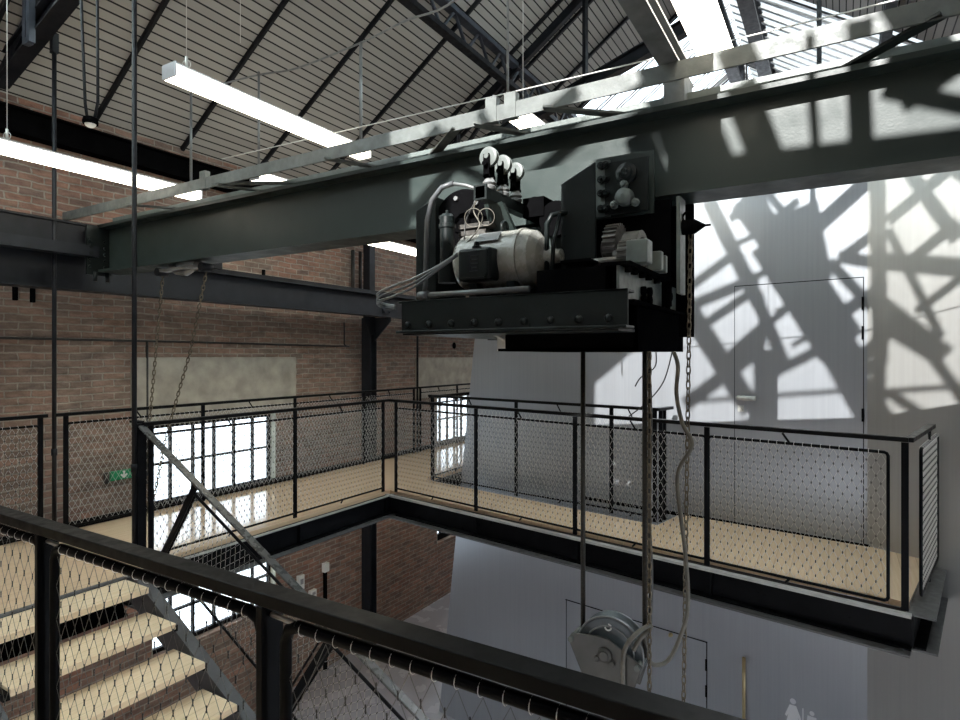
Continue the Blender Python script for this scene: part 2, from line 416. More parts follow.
# unseen flat bars added under the roof opening, shaped to cast the shadow bands
SHADOW_BARS = [(-0.38,1.11,5.66,-1.58,0.67,5.36,0.099),(-1.58,0.67,5.36,-2.3,0.45,5.21,0.083),(-0.14,0.77,5.43,-0.68,0.45,5.21,0.194),
(0.27,0.73,5.4,0.06,0.6,5.31,0.149),(-0.61,0.52,5.26,-1.58,0.03,4.92,0.292),(-0.05,0.34,5.13,-0.89,0.25,5.07,0.284),
(-1.36,0.14,4.99,-1.9,-0.14,4.8,0.181),(0.92,-0.27,4.71,-1.58,-0.29,4.69,0.086),(-1.72,0.63,5.33,-2.56,0.63,5.33,0.049),
(-2.01,1.36,5.84,-1.02,0.87,5.5,0.069),(-2.26,1.34,5.82,-1.27,0.69,5.38,0.079),(-2.39,1.17,5.7,-1.42,0.68,5.37,0.066),
(-2.94,1.03,5.61,-1.83,0.57,5.29,0.085),(-1.83,0.57,5.29,-1.13,0.25,5.07,0.047),(-0.22,0.23,5.06,0.85,-0.22,4.75,0.103),
(-1.44,0.11,4.98,-0.66,-0.26,4.72,0.079),(-0.37,-0.02,4.88,0.18,-0.28,4.71,0.067),(-0.38,-0.01,4.89,-0.24,-0.32,4.68,0.071),
(-0.24,-0.32,4.68,-0.1,-0.84,4.32,0.095),(0.35,-0.36,4.65,1.02,-0.69,4.42,0.072),(-0.19,-0.47,4.57,0.42,-0.76,4.37,0.069),
(-0.76,-0.54,4.52,-0.14,-0.84,4.32,0.051),(-1.74,-0.12,4.82,-1.1,-0.38,4.64,0.084),(1.17,-0.42,4.61,0.26,-0.76,4.37,0.067),
(1.29,-0.63,4.47,0.97,-0.85,4.31,0.064),(0.17,-0.35,4.66,-1.01,-0.67,4.43,0.046),(-0.86,-0.32,4.68,-1.23,-0.69,4.42,0.091),
(-0.54,0.07,4.95,-0.89,-0.22,4.75,0.065),(-0.47,0.9,5.52,-0.15,0.69,5.38,0.06),(-0.87,0.87,5.5,-0.53,0.65,5.34,0.039),
(-1.25,0.69,5.38,-0.94,0.52,5.26,0.049),(-1.6,0.5,5.24,-1.35,0.36,5.15,0.037),(-1.97,0.36,5.15,-1.66,0.2,5.04,0.036),
(0.09,0.56,5.28,-0.11,0.42,5.19,0.05),(-0.23,0.52,5.26,0.16,0.34,5.13,0.054),(-2.26,1.33,5.81,-3.27,0.75,5.42,0.146),
(-3.78,1.31,5.8,-2.22,-0.06,4.86,0.03),(-2.22,-0.06,4.86,-1.56,-0.81,4.34,0.031),(-2.23,0.67,5.36,-2.98,0.67,5.36,0.053),
(-1.28,0.23,5.06,-2.58,-0.32,4.67,0.188),(-2.68,0.6,5.31,-1.77,0.11,4.98,0.066),(-3.85,1.34,5.83,-2.35,0.67,5.36,0.101),
(-1.39,-0.28,4.7,-2.52,-0.28,4.7,0.078),(-1.99,-0.35,4.66,-2.15,-0.62,4.47,0.055),(-1.15,-0.55,4.52,-1.94,-0.9,4.28,0.056),
(-1.1,-0.32,4.67,-1.32,-0.67,4.44,0.073),(-4.37,2.03,5.82,-4.41,2.36,5.59,0.081),(-4.35,2.05,5.81,-5.1,1.59,6,0.062),
(-4.12,1.17,5.7,-4.88,1.53,5.95,0.077),(-4.64,1.73,6.03,-5.01,1.59,6,0.058),(-3.97,0.89,5.51,-4.38,0.79,5.44,0.145),
(-3.51,0.73,5.4,-4.17,0.64,5.34,0.141),(-3.49,0.59,5.31,-3.84,0.49,5.24,0.104),(-3.26,0.4,5.18,-3.73,0.27,5.09,0.137),
(-2.96,0.11,4.97,-3.46,0.09,4.96,0.039),(-2.76,-0.07,4.85,-3.24,-0.08,4.84,0.088),(-2.76,-0.18,4.77,-2.69,-0.42,4.61,0.067),
(-3.97,0.64,5.34,-2.87,-0.42,4.61,0.038),(-3.61,0.82,5.46,-3.93,0.74,5.41,0.066)]

sun_d = V((1, 0, -.62)).normalized()
w = MB()
for b in SHADOW_BARS:
    p, q = V(b[:3]), V(b[3:6]); e = (q-p).normalized()*(b[6]*.3); 
    w.bar(p-e, q+e, b[6]*(1.1 if SHADOW_BARS.index(b) > 45 else 1.3), .03, sun_d)
caster = struct('shadow_bars', w, 'truss')
def pane(x0, x1, y0, y1): MB().prism([(x0, y0, roof(y0)+.075), (x1, y0, roof(y0)+.075), (x1, y1, roof(y1)+.075), (x0, y1, roof(y1)+.075)], (0, 0, .008)).build('pane', 'dimglass', caster)
pane(-7.2, 2.6, -1.9, RIDGE); pane(-7.2, -3.1, RIDGE, 2.5)  # dimming panes over the unseen sun opening

# silver-clad volume
w = MB()
dep = SN*5.0
zt = 2.3
f = [SP(-.86, ZF), SP(4.19, ZF), SP(3.28, zt), SP(-.86, zt)]
w.prism(f, SN*.18 + V((0,0,0)))
# left flank running back along the hall
fl = [SP(4.19, ZF), SP(3.28, zt)]
w.prism([fl[0]+SN*.17, fl[0]+dep, fl[1]+dep, fl[1]+SN*.17], -SD*.12)
struct('wall_far', w, 'silver')
fo = SP(-.86, 0); RD = -V((math.sin(math.radians(24)), math.cos(math.radians(24)), 0)); RN = V((-RD.y, RD.x, 0))
e2 = fo + RD*3.7
w = MB().prism([fo+V((0,0,ZF)), e2+V((0,0,ZF)), e2+V((0,0,zt)), fo+V((0,0,zt))], RN*.15)
struct('wall_corner', w, 'silver_side')
def facade_box(mb, s0, s1, z0, z1, o0, o1):
    p = [SP(s0, z0, o0), SP(s1, z0, o0), SP(s1, z1, o0), SP(s0, z1, o0)]
    return mb.prism(p, -SN*(o1-o0))
# upper flush door
SA, SB = -.83, .225; DT = .67
w = MB(); facade_box(w, SA, SB, ZD+.01, DT, .001, .006); d1 = struct('door_1', w, 'silver')
w = MB()
for a in ((SA-.006, SA), (SB, SB+.006)): facade_box(w, a[0], a[1], ZD, DT+.006, .0005, .003)
facade_box(w, SA, SB, DT, DT+.008, .0005, .003); w.build('door_joint', 'blackm', d1)
for z in (.45, .20, -.505):
    MB().cyl(SP(SA+.0, z-.055, .016), SP(SA+.0, z+.055, .016), .010, 10).build('hinge', 'blackm', d1)
hm = MB(); hp = SP(.168, -.40, 0)
facade_box(hm, .135, .20, -.425, -.375, .006, .012); facade_box(hm, .14, .195, -.535, -.475, .006, .012)
hm.tube([SP(.18, -.40, .008), SP(.18, -.40, .055), SP(.165, -.40, .06), SP(.02, -.40, .06)], .022, 10)
hm.cyl(SP(.168, -.505, .01), SP(.168, -.505, .025), .018, 12)
hm.build('handle', 'trim', d1)
facade_box(MB(), SA-.05, 1.9, ZD-.02, ZD+.015, .0, .02).build('door_sill', 'blackm', d1)
# lower double door
w = MB(); facade_box(w, .50, 1.10, ZF+.01, -2.86, .001, .005); facade_box(w, 1.11, 2.12, ZF+.01, -2.86, .001, .005)
d2 = struct('door_2', w, 'silver')
w = MB()
for a in (.492, 1.10, 2.12): facade_box(w, a, a+.007, ZF, -2.85, .0005, .008)
facade_box(w, .49, 2.135, -2.860, -2.852, .0005, .008); w.build('door_joint', 'blackm', d2)
for z in (-3.08, -3.34): MB().cyl(SP(.498, z-.055, .012), SP(.498, z+.055, .012), .010, 8).build('hinge', 'blackm', d2)
MB().lathe(SP(.86, -2.885, 0), -SN, [(0, .02), (.03, .02), (.05, .012)], 14).build('knob', 'brass', d2)
# tall pull bar and the washroom pictograms on the lower facade
w = MB(); w.tube([SP(.135, -2.88, .03), SP(.135, -3.60, .03)], .016, 10)
for z in (-2.93, -3.55): w.cyl(SP(.135, z, 0), SP(.135, z, .03), .008, 8)
tag(w.build('pull_bar', 'brass'), 'slim vertical brass coloured pull bar on the lower silver wall', 'pull bar')
def pict(s_, z, k, skirt):
    m_ = MB()
    def poly(pts): m_.prism([SP(s_-a*k, z+b*k, .001) for a, b in pts], -SN*.003)
    poly([(.028*math.cos(t*PI/6), .21+.028*math.sin(t*PI/6)) for t in range(12)])
    if skirt: poly([(-.03,.17),(.03,.17),(.075,.05),(.055,.04),(.04,.08),(.065,-.03),(-.065,-.03),(-.04,.08),(-.055,.04),(-.075,.05)])
    else: poly([(-.05,.17),(.05,.17),(.062,.03),(.045,.03),(.038,.12),(.038,-.03),(-.038,-.03),(-.038,.12),(-.045,.03),(-.062,.03)])
    for sx in (-1, 1): poly([(sx*.008,-.03),(sx*.034,-.03),(sx*.032,-.2),(sx*.01,-.2)])
    return m_
s1 = thing('washroom_pictogram', 'pale grey adult pictogram printed on the lower silver wall', 'pictogram', SP(-.285, -3.36), 'washroom signs on the silver wall')
pict(-.285, -3.345, .9, True).build('figure', 'pict', s1)
s2 = thing('washroom_pictogram', 'smaller pale grey child pictogram right of the adult figure on the silver wall', 'pictogram', SP(-.44, -3.4), 'washroom signs on the silver wall')
pict(-.44, -3.36, .72, False).build('figure', 'pict', s2)
w = MB(); facade_box(w, -.372, -.362, -3.6, -3.19, .001, .004)
tag(w.build('sign_divider', 'pict'), 'thin pale vertical divider line between the two washroom figures', 'sign')
# wall patches
w = MB().box((3.85, YW-.03, -.83), (6.28, YW+.02, -.015)); lintel = bevel(w.build('lintel', 'concrete'), .012)
tag(lintel, 'long pale concrete lintel in the brick wall above the near window', 'lintel', 'concrete lintels')
w = MB().box((9.25, YW-.03, -.83), (11.9, YW+.02, -.03)); lintel = bevel(w.build('lintel', 'concrete'), .012)
tag(lintel, 'concrete lintel above the far window beside the silver wall', 'lintel', 'concrete lintels')

# ------------------------------------------------------------------ roof steel
def make_truss(x):
    t = thing('roof_truss', '', 'roof truss', (x, 0, 0), 'roof trusses')
    ch = lambda y: 2.62 + .32*(YW-y) if y > RIDGE else 2.62 + .32*(YW-RIDGE) - .32*(RIDGE-y)
    for s_ in (0, 1):
        y0, y1 = (YW-.15, RIDGE) if s_ == 0 else (YR+.1, RIDGE)
        m_ = MB()
        m_.bar((x, y0, roof(y0)-.09), (x, y1, roof(y1)-.09), .085, .12)
        m_.build('top_chord', 'truss', t)
        if s_: continue
        m_ = MB(); m_.ibeam((x, y0, ch(y0)), (x, y1, ch(y1)), .14, .20); m_.build('bottom_chord', 'truss', t)
    m_ = MB()
    for dx in (-.03, .03): m_.bar((x+dx, .21, 3.0), (x+dx, .21, roof(.21)-.08), .05, .06)
    m_.build('post', 'truss', t)
    for y in (5.3, 3.12):
        m_ = MB()
        for dx in (-.03, .03): m_.bar((x+dx, y, ch(y)), (x+dx, y, roof(y)-.08), .05, .045)
        m_.build('post', 'truss', t)
    MB().bar((x, RIDGE, ch(RIDGE)), (x, RIDGE, roof(RIDGE)-.1), .07, .07).build('king_post', 'truss', t)
    for y0, y1 in ((5.3, 4.2),):
        MB().bar((x, y0, ch(y0)), (x, y1, roof(y1)-.1), .05, .05).build('web_member', 'truss', t)
    MB().bar((x, .21, 4.35), (x, -.75, roof(-.75)-.1), .05, .06).build('web_member', 'truss', t)
    g = MB(); yy = 4.22
    g.prism([(x-.02, yy+.28, ch(yy)-.12), (x-.02, yy-.25, ch(yy)-.02), (x-.02, yy-.2, ch(yy)+.42), (x-.02, yy+.2, ch(yy)+.34)], (.04, 0, 0))
    g.build('gusset_plate', 'trussblue', t)
    return t
t1 = make_truss(2.55); t1['label'] = 'nearest dark roof truss, its heavy sloping chord crossing the upper left corner'
t2 = dup(t1, (8.12, 0, 0), 'middle dark roof truss beyond the crane, meeting the lattice purlin at a blue gusset plate')
t3 = dup(t1, (13.58, 0, 0), 'farthest roof truss standing under the bright corrugated rooflight')
po = MB()
for dx in (-.035, .035): po.bar((2.46, 6.06+dx, 2.72), (2.46, 6.06+dx, 3.12), .055, .05)
po.bar((2.46, 6.03, 2.74), (2.46, 6.09, 2.74), .05, .05)
tag(po.build('channel_post', 'trussblue'), 'blue grey double channel post standing above the sloping chord at upper left', 'post')

# sloping rafters under the slats
def rafter(x, lab):
    o = MB().bar((x, YW-.02, roof(YW-.02)-.028), (x, RIDGE, roof(RIDGE)-.028), .036, .055).build('rafter', 'truss')
    return tag(o, lab, 'rafter', 'slim rafters under the slatted ceiling')
RX = [2.35, 3.447, 4.468, 5.56, 6.65, 7.86, 8.38, 9.38, XG]
RL = ['short stretch of dark rafter at the extreme upper left corner of the ceiling',
      'slim black rafter meeting the brick beside the small dome lamp at upper left',
      'slim black rafter ending just behind the near end of the bright pendant light',
      'slim black rafter that passes behind the middle of the near pendant light',
      'slim black rafter reaching down to the far end of the near pendant light',
      'slim black rafter just left of the middle truss', 'slim black rafter just right of the middle truss',
      'slim black rafter between the middle truss and the glazed bay',
      'black rafter bordering the bright glazed bay of the roof']
for x, l in zip(RX, RL): rafter(x, l)
# purlins along the hall on the slope
def lattice(y, label, dz=.09, d=.36, step=.30, cw=.12):
    t = thing('lattice_purlin', label, 'lattice girder', (0, y, 0), 'lattice purlins')
    zt_ = roof(y)-dz; x0, x1 = 1.6, X1-.1
    for z, h in ((zt_, .07), (zt_-d, .07)):
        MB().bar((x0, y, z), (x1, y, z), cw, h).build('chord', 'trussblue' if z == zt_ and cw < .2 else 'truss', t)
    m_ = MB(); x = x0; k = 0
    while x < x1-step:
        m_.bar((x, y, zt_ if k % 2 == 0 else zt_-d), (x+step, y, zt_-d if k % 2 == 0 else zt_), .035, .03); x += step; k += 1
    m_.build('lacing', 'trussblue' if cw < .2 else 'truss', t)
    return t
lattice(4.22, 'long lattice purlin running under the slatted ceiling above the pendant lights')
lattice(RIDGE+.12, 'ridge lattice girder at the bright rooflight, left of the pair', .18, .40, .30, .22)
lattice(RIDGE-.45, 'ridge lattice girder at the bright rooflight, right of the pair', .12, .40, .30, .22)
lattice(-.55, 'purlin under the boarded slope at the upper right corner', .10, .20)

def hbeam(name, label, cat, p, q, w_, h, m_, group=None):
    o = MB().ibeam(p, q, w_, h).build(name, m_); return tag(o, label, cat, group)
hbeam('eave_beam', 'dark I beam along the top of the brick wall just under the ceiling', 'beam', (X0+.1, 6.88, 2.285), (X1-.05, 6.88, 2.285), .16, .255, 'blackm')
# crane runway
rw = thing('runway_girder', 'long blue black crane runway girder carried along the brick wall', 'crane runway', (0, 6.28, .8))
m_ = MB(); m_.bar((X0+.1, 6.28, .80), (X1-.1, 6.28, .80), .016, .33); m_.bar((X0+.1, 6.28, .965), (X1-.1, 6.28, .965), .22, .02)
m_.bar((X0+.1, 6.28, .635), (X1-.1, 6.28, .635), .20, .022); m_.build('girder_beam', 'girderblue', rw)
MB().bar((X0+.1, 6.28, 1.0), (X1-.1, 6.28, 1.0), .06, .05).build('crane_rail', 'truss', rw)
sp = MB(); sp.bar((7.42, 6.265, .80), (7.62, 6.265, .80), .012, .24)
for a in (7.46, 7.58):
    for z in (.71, .80, .89): sp.cyl((a, 6.245, z), (a, 6.262, z), .016, 8)
sp.build('splice_plate', 'girderblue', rw)

def column(x, label):
    t = thing('wall_column', label, 'column', (x, 6.62, ZF), 'columns against the brick wall')
    m_ = MB(); 
    m_.bar((x-.075, 6.62, ZF), (x-.075, 6.62, .62), .014, .18, (0,1,0)); m_.bar((x+.075, 6.62, ZF), (x+.075, 6.62, .62), .014, .18, (0,1,0))
    m_.bar((x, 6.62, ZF), (x, 6.62, .62), .15, .014, (0,1,0)); m_.build('shaft', 'girderblue', t)
    m_ = MB(); m_.prism([(x-.008, 6.52, .62), (x-.008, 6.16, .62), (x-.008, 6.16, .56), (x-.008, 6.50, .24)], (.016, 0, 0))
    m_.prism([(x-.26, 6.50, .62), (x+.26, 6.50, .62), (x+.26, 6.50, .58), (x+.12, 6.50, .34), (x-.12, 6.50, .34), (x-.26, 6.50, .58)], (0, -.014, 0))
    m_.build('bracket', 'girderblue', t)
    m_ = MB(); m_.bar((x, 6.62, .6), (x, 6.62, 2.1), .13, .14, (0,1,0)); m_.build('upper_shaft', 'truss', t)
    return t
c1 = column(7.50, 'dark steel column with flared bracket against the brick wall between the two windows')

# ------------------------------------------------------------------ overhead crane
cr = thing('overhead_crane', 'huge dark green crane girder spanning the hall from the brick wall to upper right', 'crane', (3.1, 6.0, 1.0))
m_ = MB()
m_.box((3.0, -2.6, 1.212), (3.24, 6.02, 1.238)); m_.box((3.0, -2.6, .79), (3.24, 6.02, .815)); m_.box((3.10, -2.6, .813), (3.12, 6.02, 1.214))
m_.build('girder_beam', 'green', cr)
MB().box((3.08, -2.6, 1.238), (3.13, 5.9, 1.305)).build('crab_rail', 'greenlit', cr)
# bracing bar and its lacing on the near side
MB().bar((2.90, 6.44, 1.343), (2.90, -2.4, 1.343), .012, .085).build('bracing_bar', 'bar', cr)
for (a, b) in ((4.13, 3.74), (4.06, 3.30), (5.3, 4.8), (2.94, 2.62), (1.90, 2.18), (1.78, 1.50), (1.35, .95), (-.34, -.01), (-1.0, -.7)):
    MB().bar((2.9, a, 1.315), (3.06, b, 1.248), .06, .012).build('lacing_strut', 'bar' if a > 1 else 'green2', cr)
for y in (4.27, 1.68, 1.56):
    MB().box((2.89, y-.05, 1.30), (2.935, y+.02, 1.44)).build('lug_plate', 'bar', cr)
# cross beam lying on the girder
m_ = MB(); m_.bar((3.24, .70, 1.40), (-.2, .70, 1.40), .095, .012); m_.bar((3.24, .70, 1.475), (-.2, .70, 1.475), .095, .012); m_.bar((3.24, .70, 1.437), (-.2, .70, 1.437), .012, .075); m_.box((3.02, .65, 1.238), (3.2, .75, 1.395))
m_.build('cross_beam', 'steelgrey', cr)
# end carriage on the runway
m_ = MB(); m_.box((0.9, 6.10, 1.0), (4.4, 6.16, 1.24)); m_.box((0.9, 6.40, 1.0), (4.4, 6.46, 1.24)); m_.box((.9, 6.08, 1.225), (4.4, 6.48, 1.245))
m_.build('end_carriage', 'truss', cr)
m_ = MB(); m_.box((1.55, 5.98, .93), (3.0, 6.10, .945)); m_.box((1.55, 5.98, .945), (3.0, 5.99, 1.03)); m_.build('carriage_ledge', 'girderblue', cr)
m_ = MB(); m_.box((2.90, 6.0, .76), (3.12, 6.02, 1.22)); m_.build('end_plate', 'green2', cr)
for z in (.84, .90, .96, 1.02, 1.08):
    for x in (2.93, 3.06): MB().cyl((x, 5.975, z), (x, 6.0, z), .016, 8).build('bolt', 'green2', cr)
for x in (2.97, 3.08): MB().cyl((x, 5.99, .70), (x, 5.99, .79), .018, 8).build('bolt', 'green2', cr)

# hand chain trolley under the girder near the wall
tr = thing('chain_trolley', 'small grey chain trolley clamped under the girder near the brick wall', 'trolley', (3.1, 4.75, .74))
m_ = MB(); 
m_.tube([(3.1, 5.0, .79), (3.1, 4.92, .73), (3.1, 4.78, .71), (3.1, 4.66, .75), (3.1, 4.6, .80)], .028, 10)
m_.bar((3.08, 5.14, .745), (3.08, 4.48, .745), .07, .025); m_.build('curved_guide', 'steelgrey', tr)
for y in (5.12, 4.5): MB().cyl((3.04, y, .735), (3.14, y, .735), .035, 14).build('guide_wheel', 'girderblue', tr)

def chain(name, label, pts, pitch, r, m_, group=None):
    """chain of real stadium links along a polyline"""
    pts = [V(p) for p in pts]; mb = MB(); k = 0; acc = 0.
    segs = list(zip(pts[:-1], pts[1:]))
    for a, b in segs:
        L = (b-a).length; d = (b-a)/L; t = -acc
        sx = V((1,0,0)) if abs(d.x) < .9 else V((0,1,0))
        sx = (sx - d*sx.dot(d)).normalized(); sy = d.cross(sx)
        q = acc
        while q < L:
            c = a + d*q; side = (sx+sy).normalized() if k % 2 == 0 else (sx-sy).normalized()
            hl, hw = pitch*.62, pitch*.27; P = []
            for i in range(10):
                an = 2*PI*i/10; ca, sa = math.cos(an), math.sin(an)
                P.append(c + d*((hl-hw)*(1 if sa > 0 else -1)*(0 if abs(sa) < .2 else 1) + hw*sa) + side*(hw*ca))
            P.append(P[0]); mb.tube(P, r, 4, False); q += pitch; k += 1
        acc = q - L
    o = mb.build(name, m_); return tag(o, label, 'chain', group)
chain('hand_chain', 'thin brown chain hanging left of its pair from the trolley near the brick wall', [(3.1, 5.12, .72), (3.1, 5.22, .1), (3.1, 5.33, -.62), (3.1, 5.35, -1.5)], .040, .0045, 'chain', 'trolley hand chains')
chain('hand_chain', 'thin brown chain hanging right of its pair from the trolley, slanting to the left', [(3.1, 4.5, .72), (3.1, 4.72, .05), (3.1, 5.09, -.74), (3.1, 5.33, -1.5)], .040, .0045, 'chain', 'trolley hand chains')

# ------------------------------------------------------------------ hoist unit
ho = thing('hoist_unit', 'dark green electric hoist with motor, gears and riveted frame hung on the crane girder', 'hoist', (2.8, 1.2, .1))
XN = 2.27
m_ = MB(); m_.box((XN, .70, .115), (XN+.012, 1.80, .262)); m_.box((XN-.02, .70, .108), (XN+.09, 1.82, .120)); m_.box((XN, .70, .250), (XN+.09, 1.82, .262))
bevel(m_.build('front_channel', 'green2', ho), .003)
for k in range(9):
    y = 1.76 - k*.123; MB().lathe((XN, y, .148), (-1, 0, 0), [(0, .017), (.006, .017), (.014, .011), (.017, .003)], 12).build('rivet', 'green2', ho)
m_ = MB(); m_.box((2.50, .74, .022), (3.36, 1.40, .035)); m_.box((2.50, .73, .022), (2.512, 1.36, .12)); m_.box((3.35, .73, .022), (3.36, 1.40, .25)); m_.box((2.50, .73, .022), (3.36, .742, .21))
m_.build('under_box', 'blackm', ho)
m_ = MB(); m_.prism([(2.60, 1.46, .024), (2.60, 1.37, .024), (2.60, 1.40, .10), (2.60, 1.46, .12)], (.006, 0, 0)); m_.build('white_bracket', 'white', ho)
m_ = MB(); m_.tube([(2.58, 1.52, .12), (2.58, 1.46, .105), (2.58, 1.41, .08), (2.58, 1.385, .055)], .008, 8); m_.build('white_lead', 'white', ho)
# right hand end frame: lit channel with bolts
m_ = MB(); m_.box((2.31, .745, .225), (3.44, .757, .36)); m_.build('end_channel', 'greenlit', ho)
m_ = MB(); m_.box((2.30, .70, .358), (3.46, .82, .372)); m_.box((2.36, .70, .215), (3.46, .82, .227)); m_.build('end_channel_flange', 'blackm', ho)
for x, z in ((2.62, .285), (2.72, .29), (2.62, .245), (2.72, .25), (3.1, .30), (3.05, .25)):
    MB().cyl((x, .746, z), (x, .728, z), .021, 10).build('bolt', 'blackm', ho)
for x in (2.36, 2.44, 2.56, 2.66, 2.8): MB().cyl((x, .725, .359), (x, .725, .335), .016, 8).build('bolt', 'blackm', ho)
m_ = MB(); m_.box((2.28, .74, .10), (3.36, 1.80, .112)); m_.box((3.3, .74, .11), (3.36, 1.82, .26)); m_.box((2.28, 1.795, .11), (3.36, 1.807, .26)); m_.build('base_plate', 'green2', ho)
m_ = MB(); m_.cyl((2.29, 1.70, .285), (2.29, 1.13, .285), .014, 10); m_.cyl((2.29, 1.71, .285), (2.29, 1.655, .285), .021, 10); m_.build('conduit', 'hose', ho)
# suspension: bracket plates to the girder, big front plate
m_ = MB(); m_.prism([(2.555, 1.10, .79), (2.555, .937, .866), (2.555, .93, .37), (2.555, 1.10, .37)], (.014, 0, 0)); m_.box((2.56, 1.088, .37), (2.98, 1.10, .78)); bevel(m_.build('gusset_plate', 'green2', ho), .004)
m_ = MB(); m_.box((2.95, .78, .70), (2.965, 1.62, 1.01)); m_.box((2.95, 1.2, .56), (2.965, 1.62, .72)); m_.build('hanger_plate', 'green', ho)
m_ = MB(); m_.box((2.90, .795, .705), (2.912, 1.01, .965)); m_.build('bearing_plate', 'green2', ho)
m_ = MB(); m_.box((2.91, .99, .70), (2.93, 1.075, .985)); m_.build('bolted_strip', 'greenlit', ho)
for y in (1.03, 1.005):
    for z in (.955, .885, .815, .74): MB().lathe((2.91, y, z), (-1, 0, 0), [(0, .019), (.022, .019), (.022, .010), (.035, .010)], 8).build('bolt', 'green2', ho)
MB().lathe((2.90, .898, .895), (-1, 0, 0), [(0, .052), (.02, .052), (.024, .035), (.045, .033), (.05, .018), (.06, .012)], 24).build('roller_hub', 'green2', ho)
m_ = MB(); m_.prism([(2.90, .905, .845), (2.90, .955, .735), (2.90, .845, .735)], (-.014, 0, 0)); m_.build('triangular_flange', 'green2', ho)
MB().lathe((2.89, .903, .777), (-1, 0, 0), [(0, .045), (.03, .043), (.042, .034), (.048, .01)], 22).build('end_cap', 'greenlit', ho)
for y, z in ((.955, .745), (.85, .745), (.905, .84)): MB().lathe((2.89, y, z), (-1, 0, 0), [(0, .02), (.02, .02), (.024, .012), (.035, .01)], 8).build('bolt', 'greenlit', ho)
m_ = MB(); m_.box((2.96, .70, .24), (2.98, 1.10, .76)); m_.box((3.26, .66, .10), (3.3, 1.9, .8)); m_.build('back_plate', 'blackm', ho)
m_ = MB(); m_.box((2.95, .655, .30), (3.06, .672, .765)); m_.build('stop_plate', 'greenlit', ho)
m_ = MB(); m_.lathe((3.0, .66, .622), (0, -1, 0), [(0, .036), (.06, .036), (.11, .006), (.135, .005)], 18); m_.torus((3.0, .63, .67), (1, 0, 0), .025, .006, 12, 6); m_.build('buffer_cone', 'blackm', ho)
# motor
mc = V((2.52, 1.36, .455))
mo = MB().lathe((2.52, 1.60, .455), (0, -1, 0), [(0, .06), (.01, .125), (.03, .138), (.13, .138), (.132, .141), (.145, .141), (.147, .138), (.33, .138), (.332, .143), (.348, .143), (.35, .136), (.40, .126), (.43, .09), (.445, .04), (.52, .03)], 40).build('motor', 'motor', ho)
m_ = MB(); m_.torus((2.52, 1.375, .612), (0, 1, 0), .028, .009, 18, 8); m_.cyl((2.52, 1.375, .585), (2.52, 1.375, .595), .018, 12); m_.build('lifting_eye', 'green2', mo)
m_ = MB(); m_.prism([(2.392, 1.46, .53), (2.392, 1.34, .53), (2.43, 1.34, .575), (2.43, 1.46, .575)], (-.002, 0, .002)); m_.build('rating_plate', 'steelgrey', mo)
for y in (1.28, 1.48): MB().box((2.40, y-.02, .262), (2.64, y+.02, .34)).build('motor_foot', 'green2', mo)
tb = MB(); tb.box((2.325, 1.34, .345), (2.41, 1.515, .492)); tbo = bevel(tb.build('terminal_box', 'green2', ho), .012, 3)
m_ = MB(); m_.box((2.318, 1.352, .357), (2.327, 1.50, .482)); bevel(m_.build('cover', 'green2', tbo), .004)
m_ = MB()
for z, y0, y1 in ((.455, 1.400, 1.445), (.437, 1.40, 1.435), (.419, 1.40, 1.445), (.401, 1.405, 1.435), (.385, 1.40, 1.445)): m_.box((2.314, y0, z), (2.320, y1, z+.006))
m_.box((2.314, 1.44, .385), (2.320, 1.446, .461)); m_.build('raised_mark', 'girderblue', tbo)
MB().lathe((2.37, 1.44, .492), (0, 0, 1), [(0, .022), (.014, .022), (.016, .014), (.035, .012)], 12).build('gland', 'green2', tbo)
# left control cabinet, brake disc and canister
m_ = MB(); m_.prism([(2.62, 1.98, .30), (2.62, 1.98, .79), (2.62, 1.845, .85), (2.62, 1.845, .30)], (.30, 0, 0)); bevel(m_.build('side_casing', 'green2', ho), .004)
MB().lathe((2.70, 1.70, .70), (-1, 0, 0), [(0, .175), (.05, .175), (.056, .165), (.060, .06), (.075, .055), (.08, .01)], 44).build('brake_disc', 'blackm', ho)
for an in range(6):
    a = an*PI/3+.3; MB().cyl((2.645, 1.70+.13*math.cos(a), .70+.13*math.sin(a)), (2.63, 1.70+.13*math.cos(a), .70+.13*math.sin(a)), .012, 8).build('bolt', 'steelgrey', ho)
MB().lathe((2.46, 1.665, .36), (0, 0, 1), [(0, .045), (.07, .045), (.071, .036), (.27, .036), (.272, .043), (.29, .043), (.292, .037), (.325, .036), (.34, .026), (.343, .008), (.36, .008)], 24).build('canister', 'green2', ho)
m_ = MB(); 
for k in range(3): m_.box((2.52, 1.50-.02*k, .565+.034*k), (2.60, 1.64, .587+.034*k))
m_.box((2.53, 1.48, .50), (2.61, 1.64, .565)); m_.build('resistor_pack', 'gear', ho)
m_ = MB(); m_.tube([(2.45, 1.80, .30), (2.45, 1.79, .36), (2.45, 1.785, .55), (2.45, 1.78, .68), (2.45, 1.75, .78), (2.45, 1.69, .835), (2.45, 1.62, .845)], .013, 10); m_.build('hose', 'hose', ho)
MB().tube([(2.45, 1.64, .848), (2.45, 1.55, .825), (2.45, 1.47, .79)], .008, 8).build('pipe', 'steelgrey', ho)
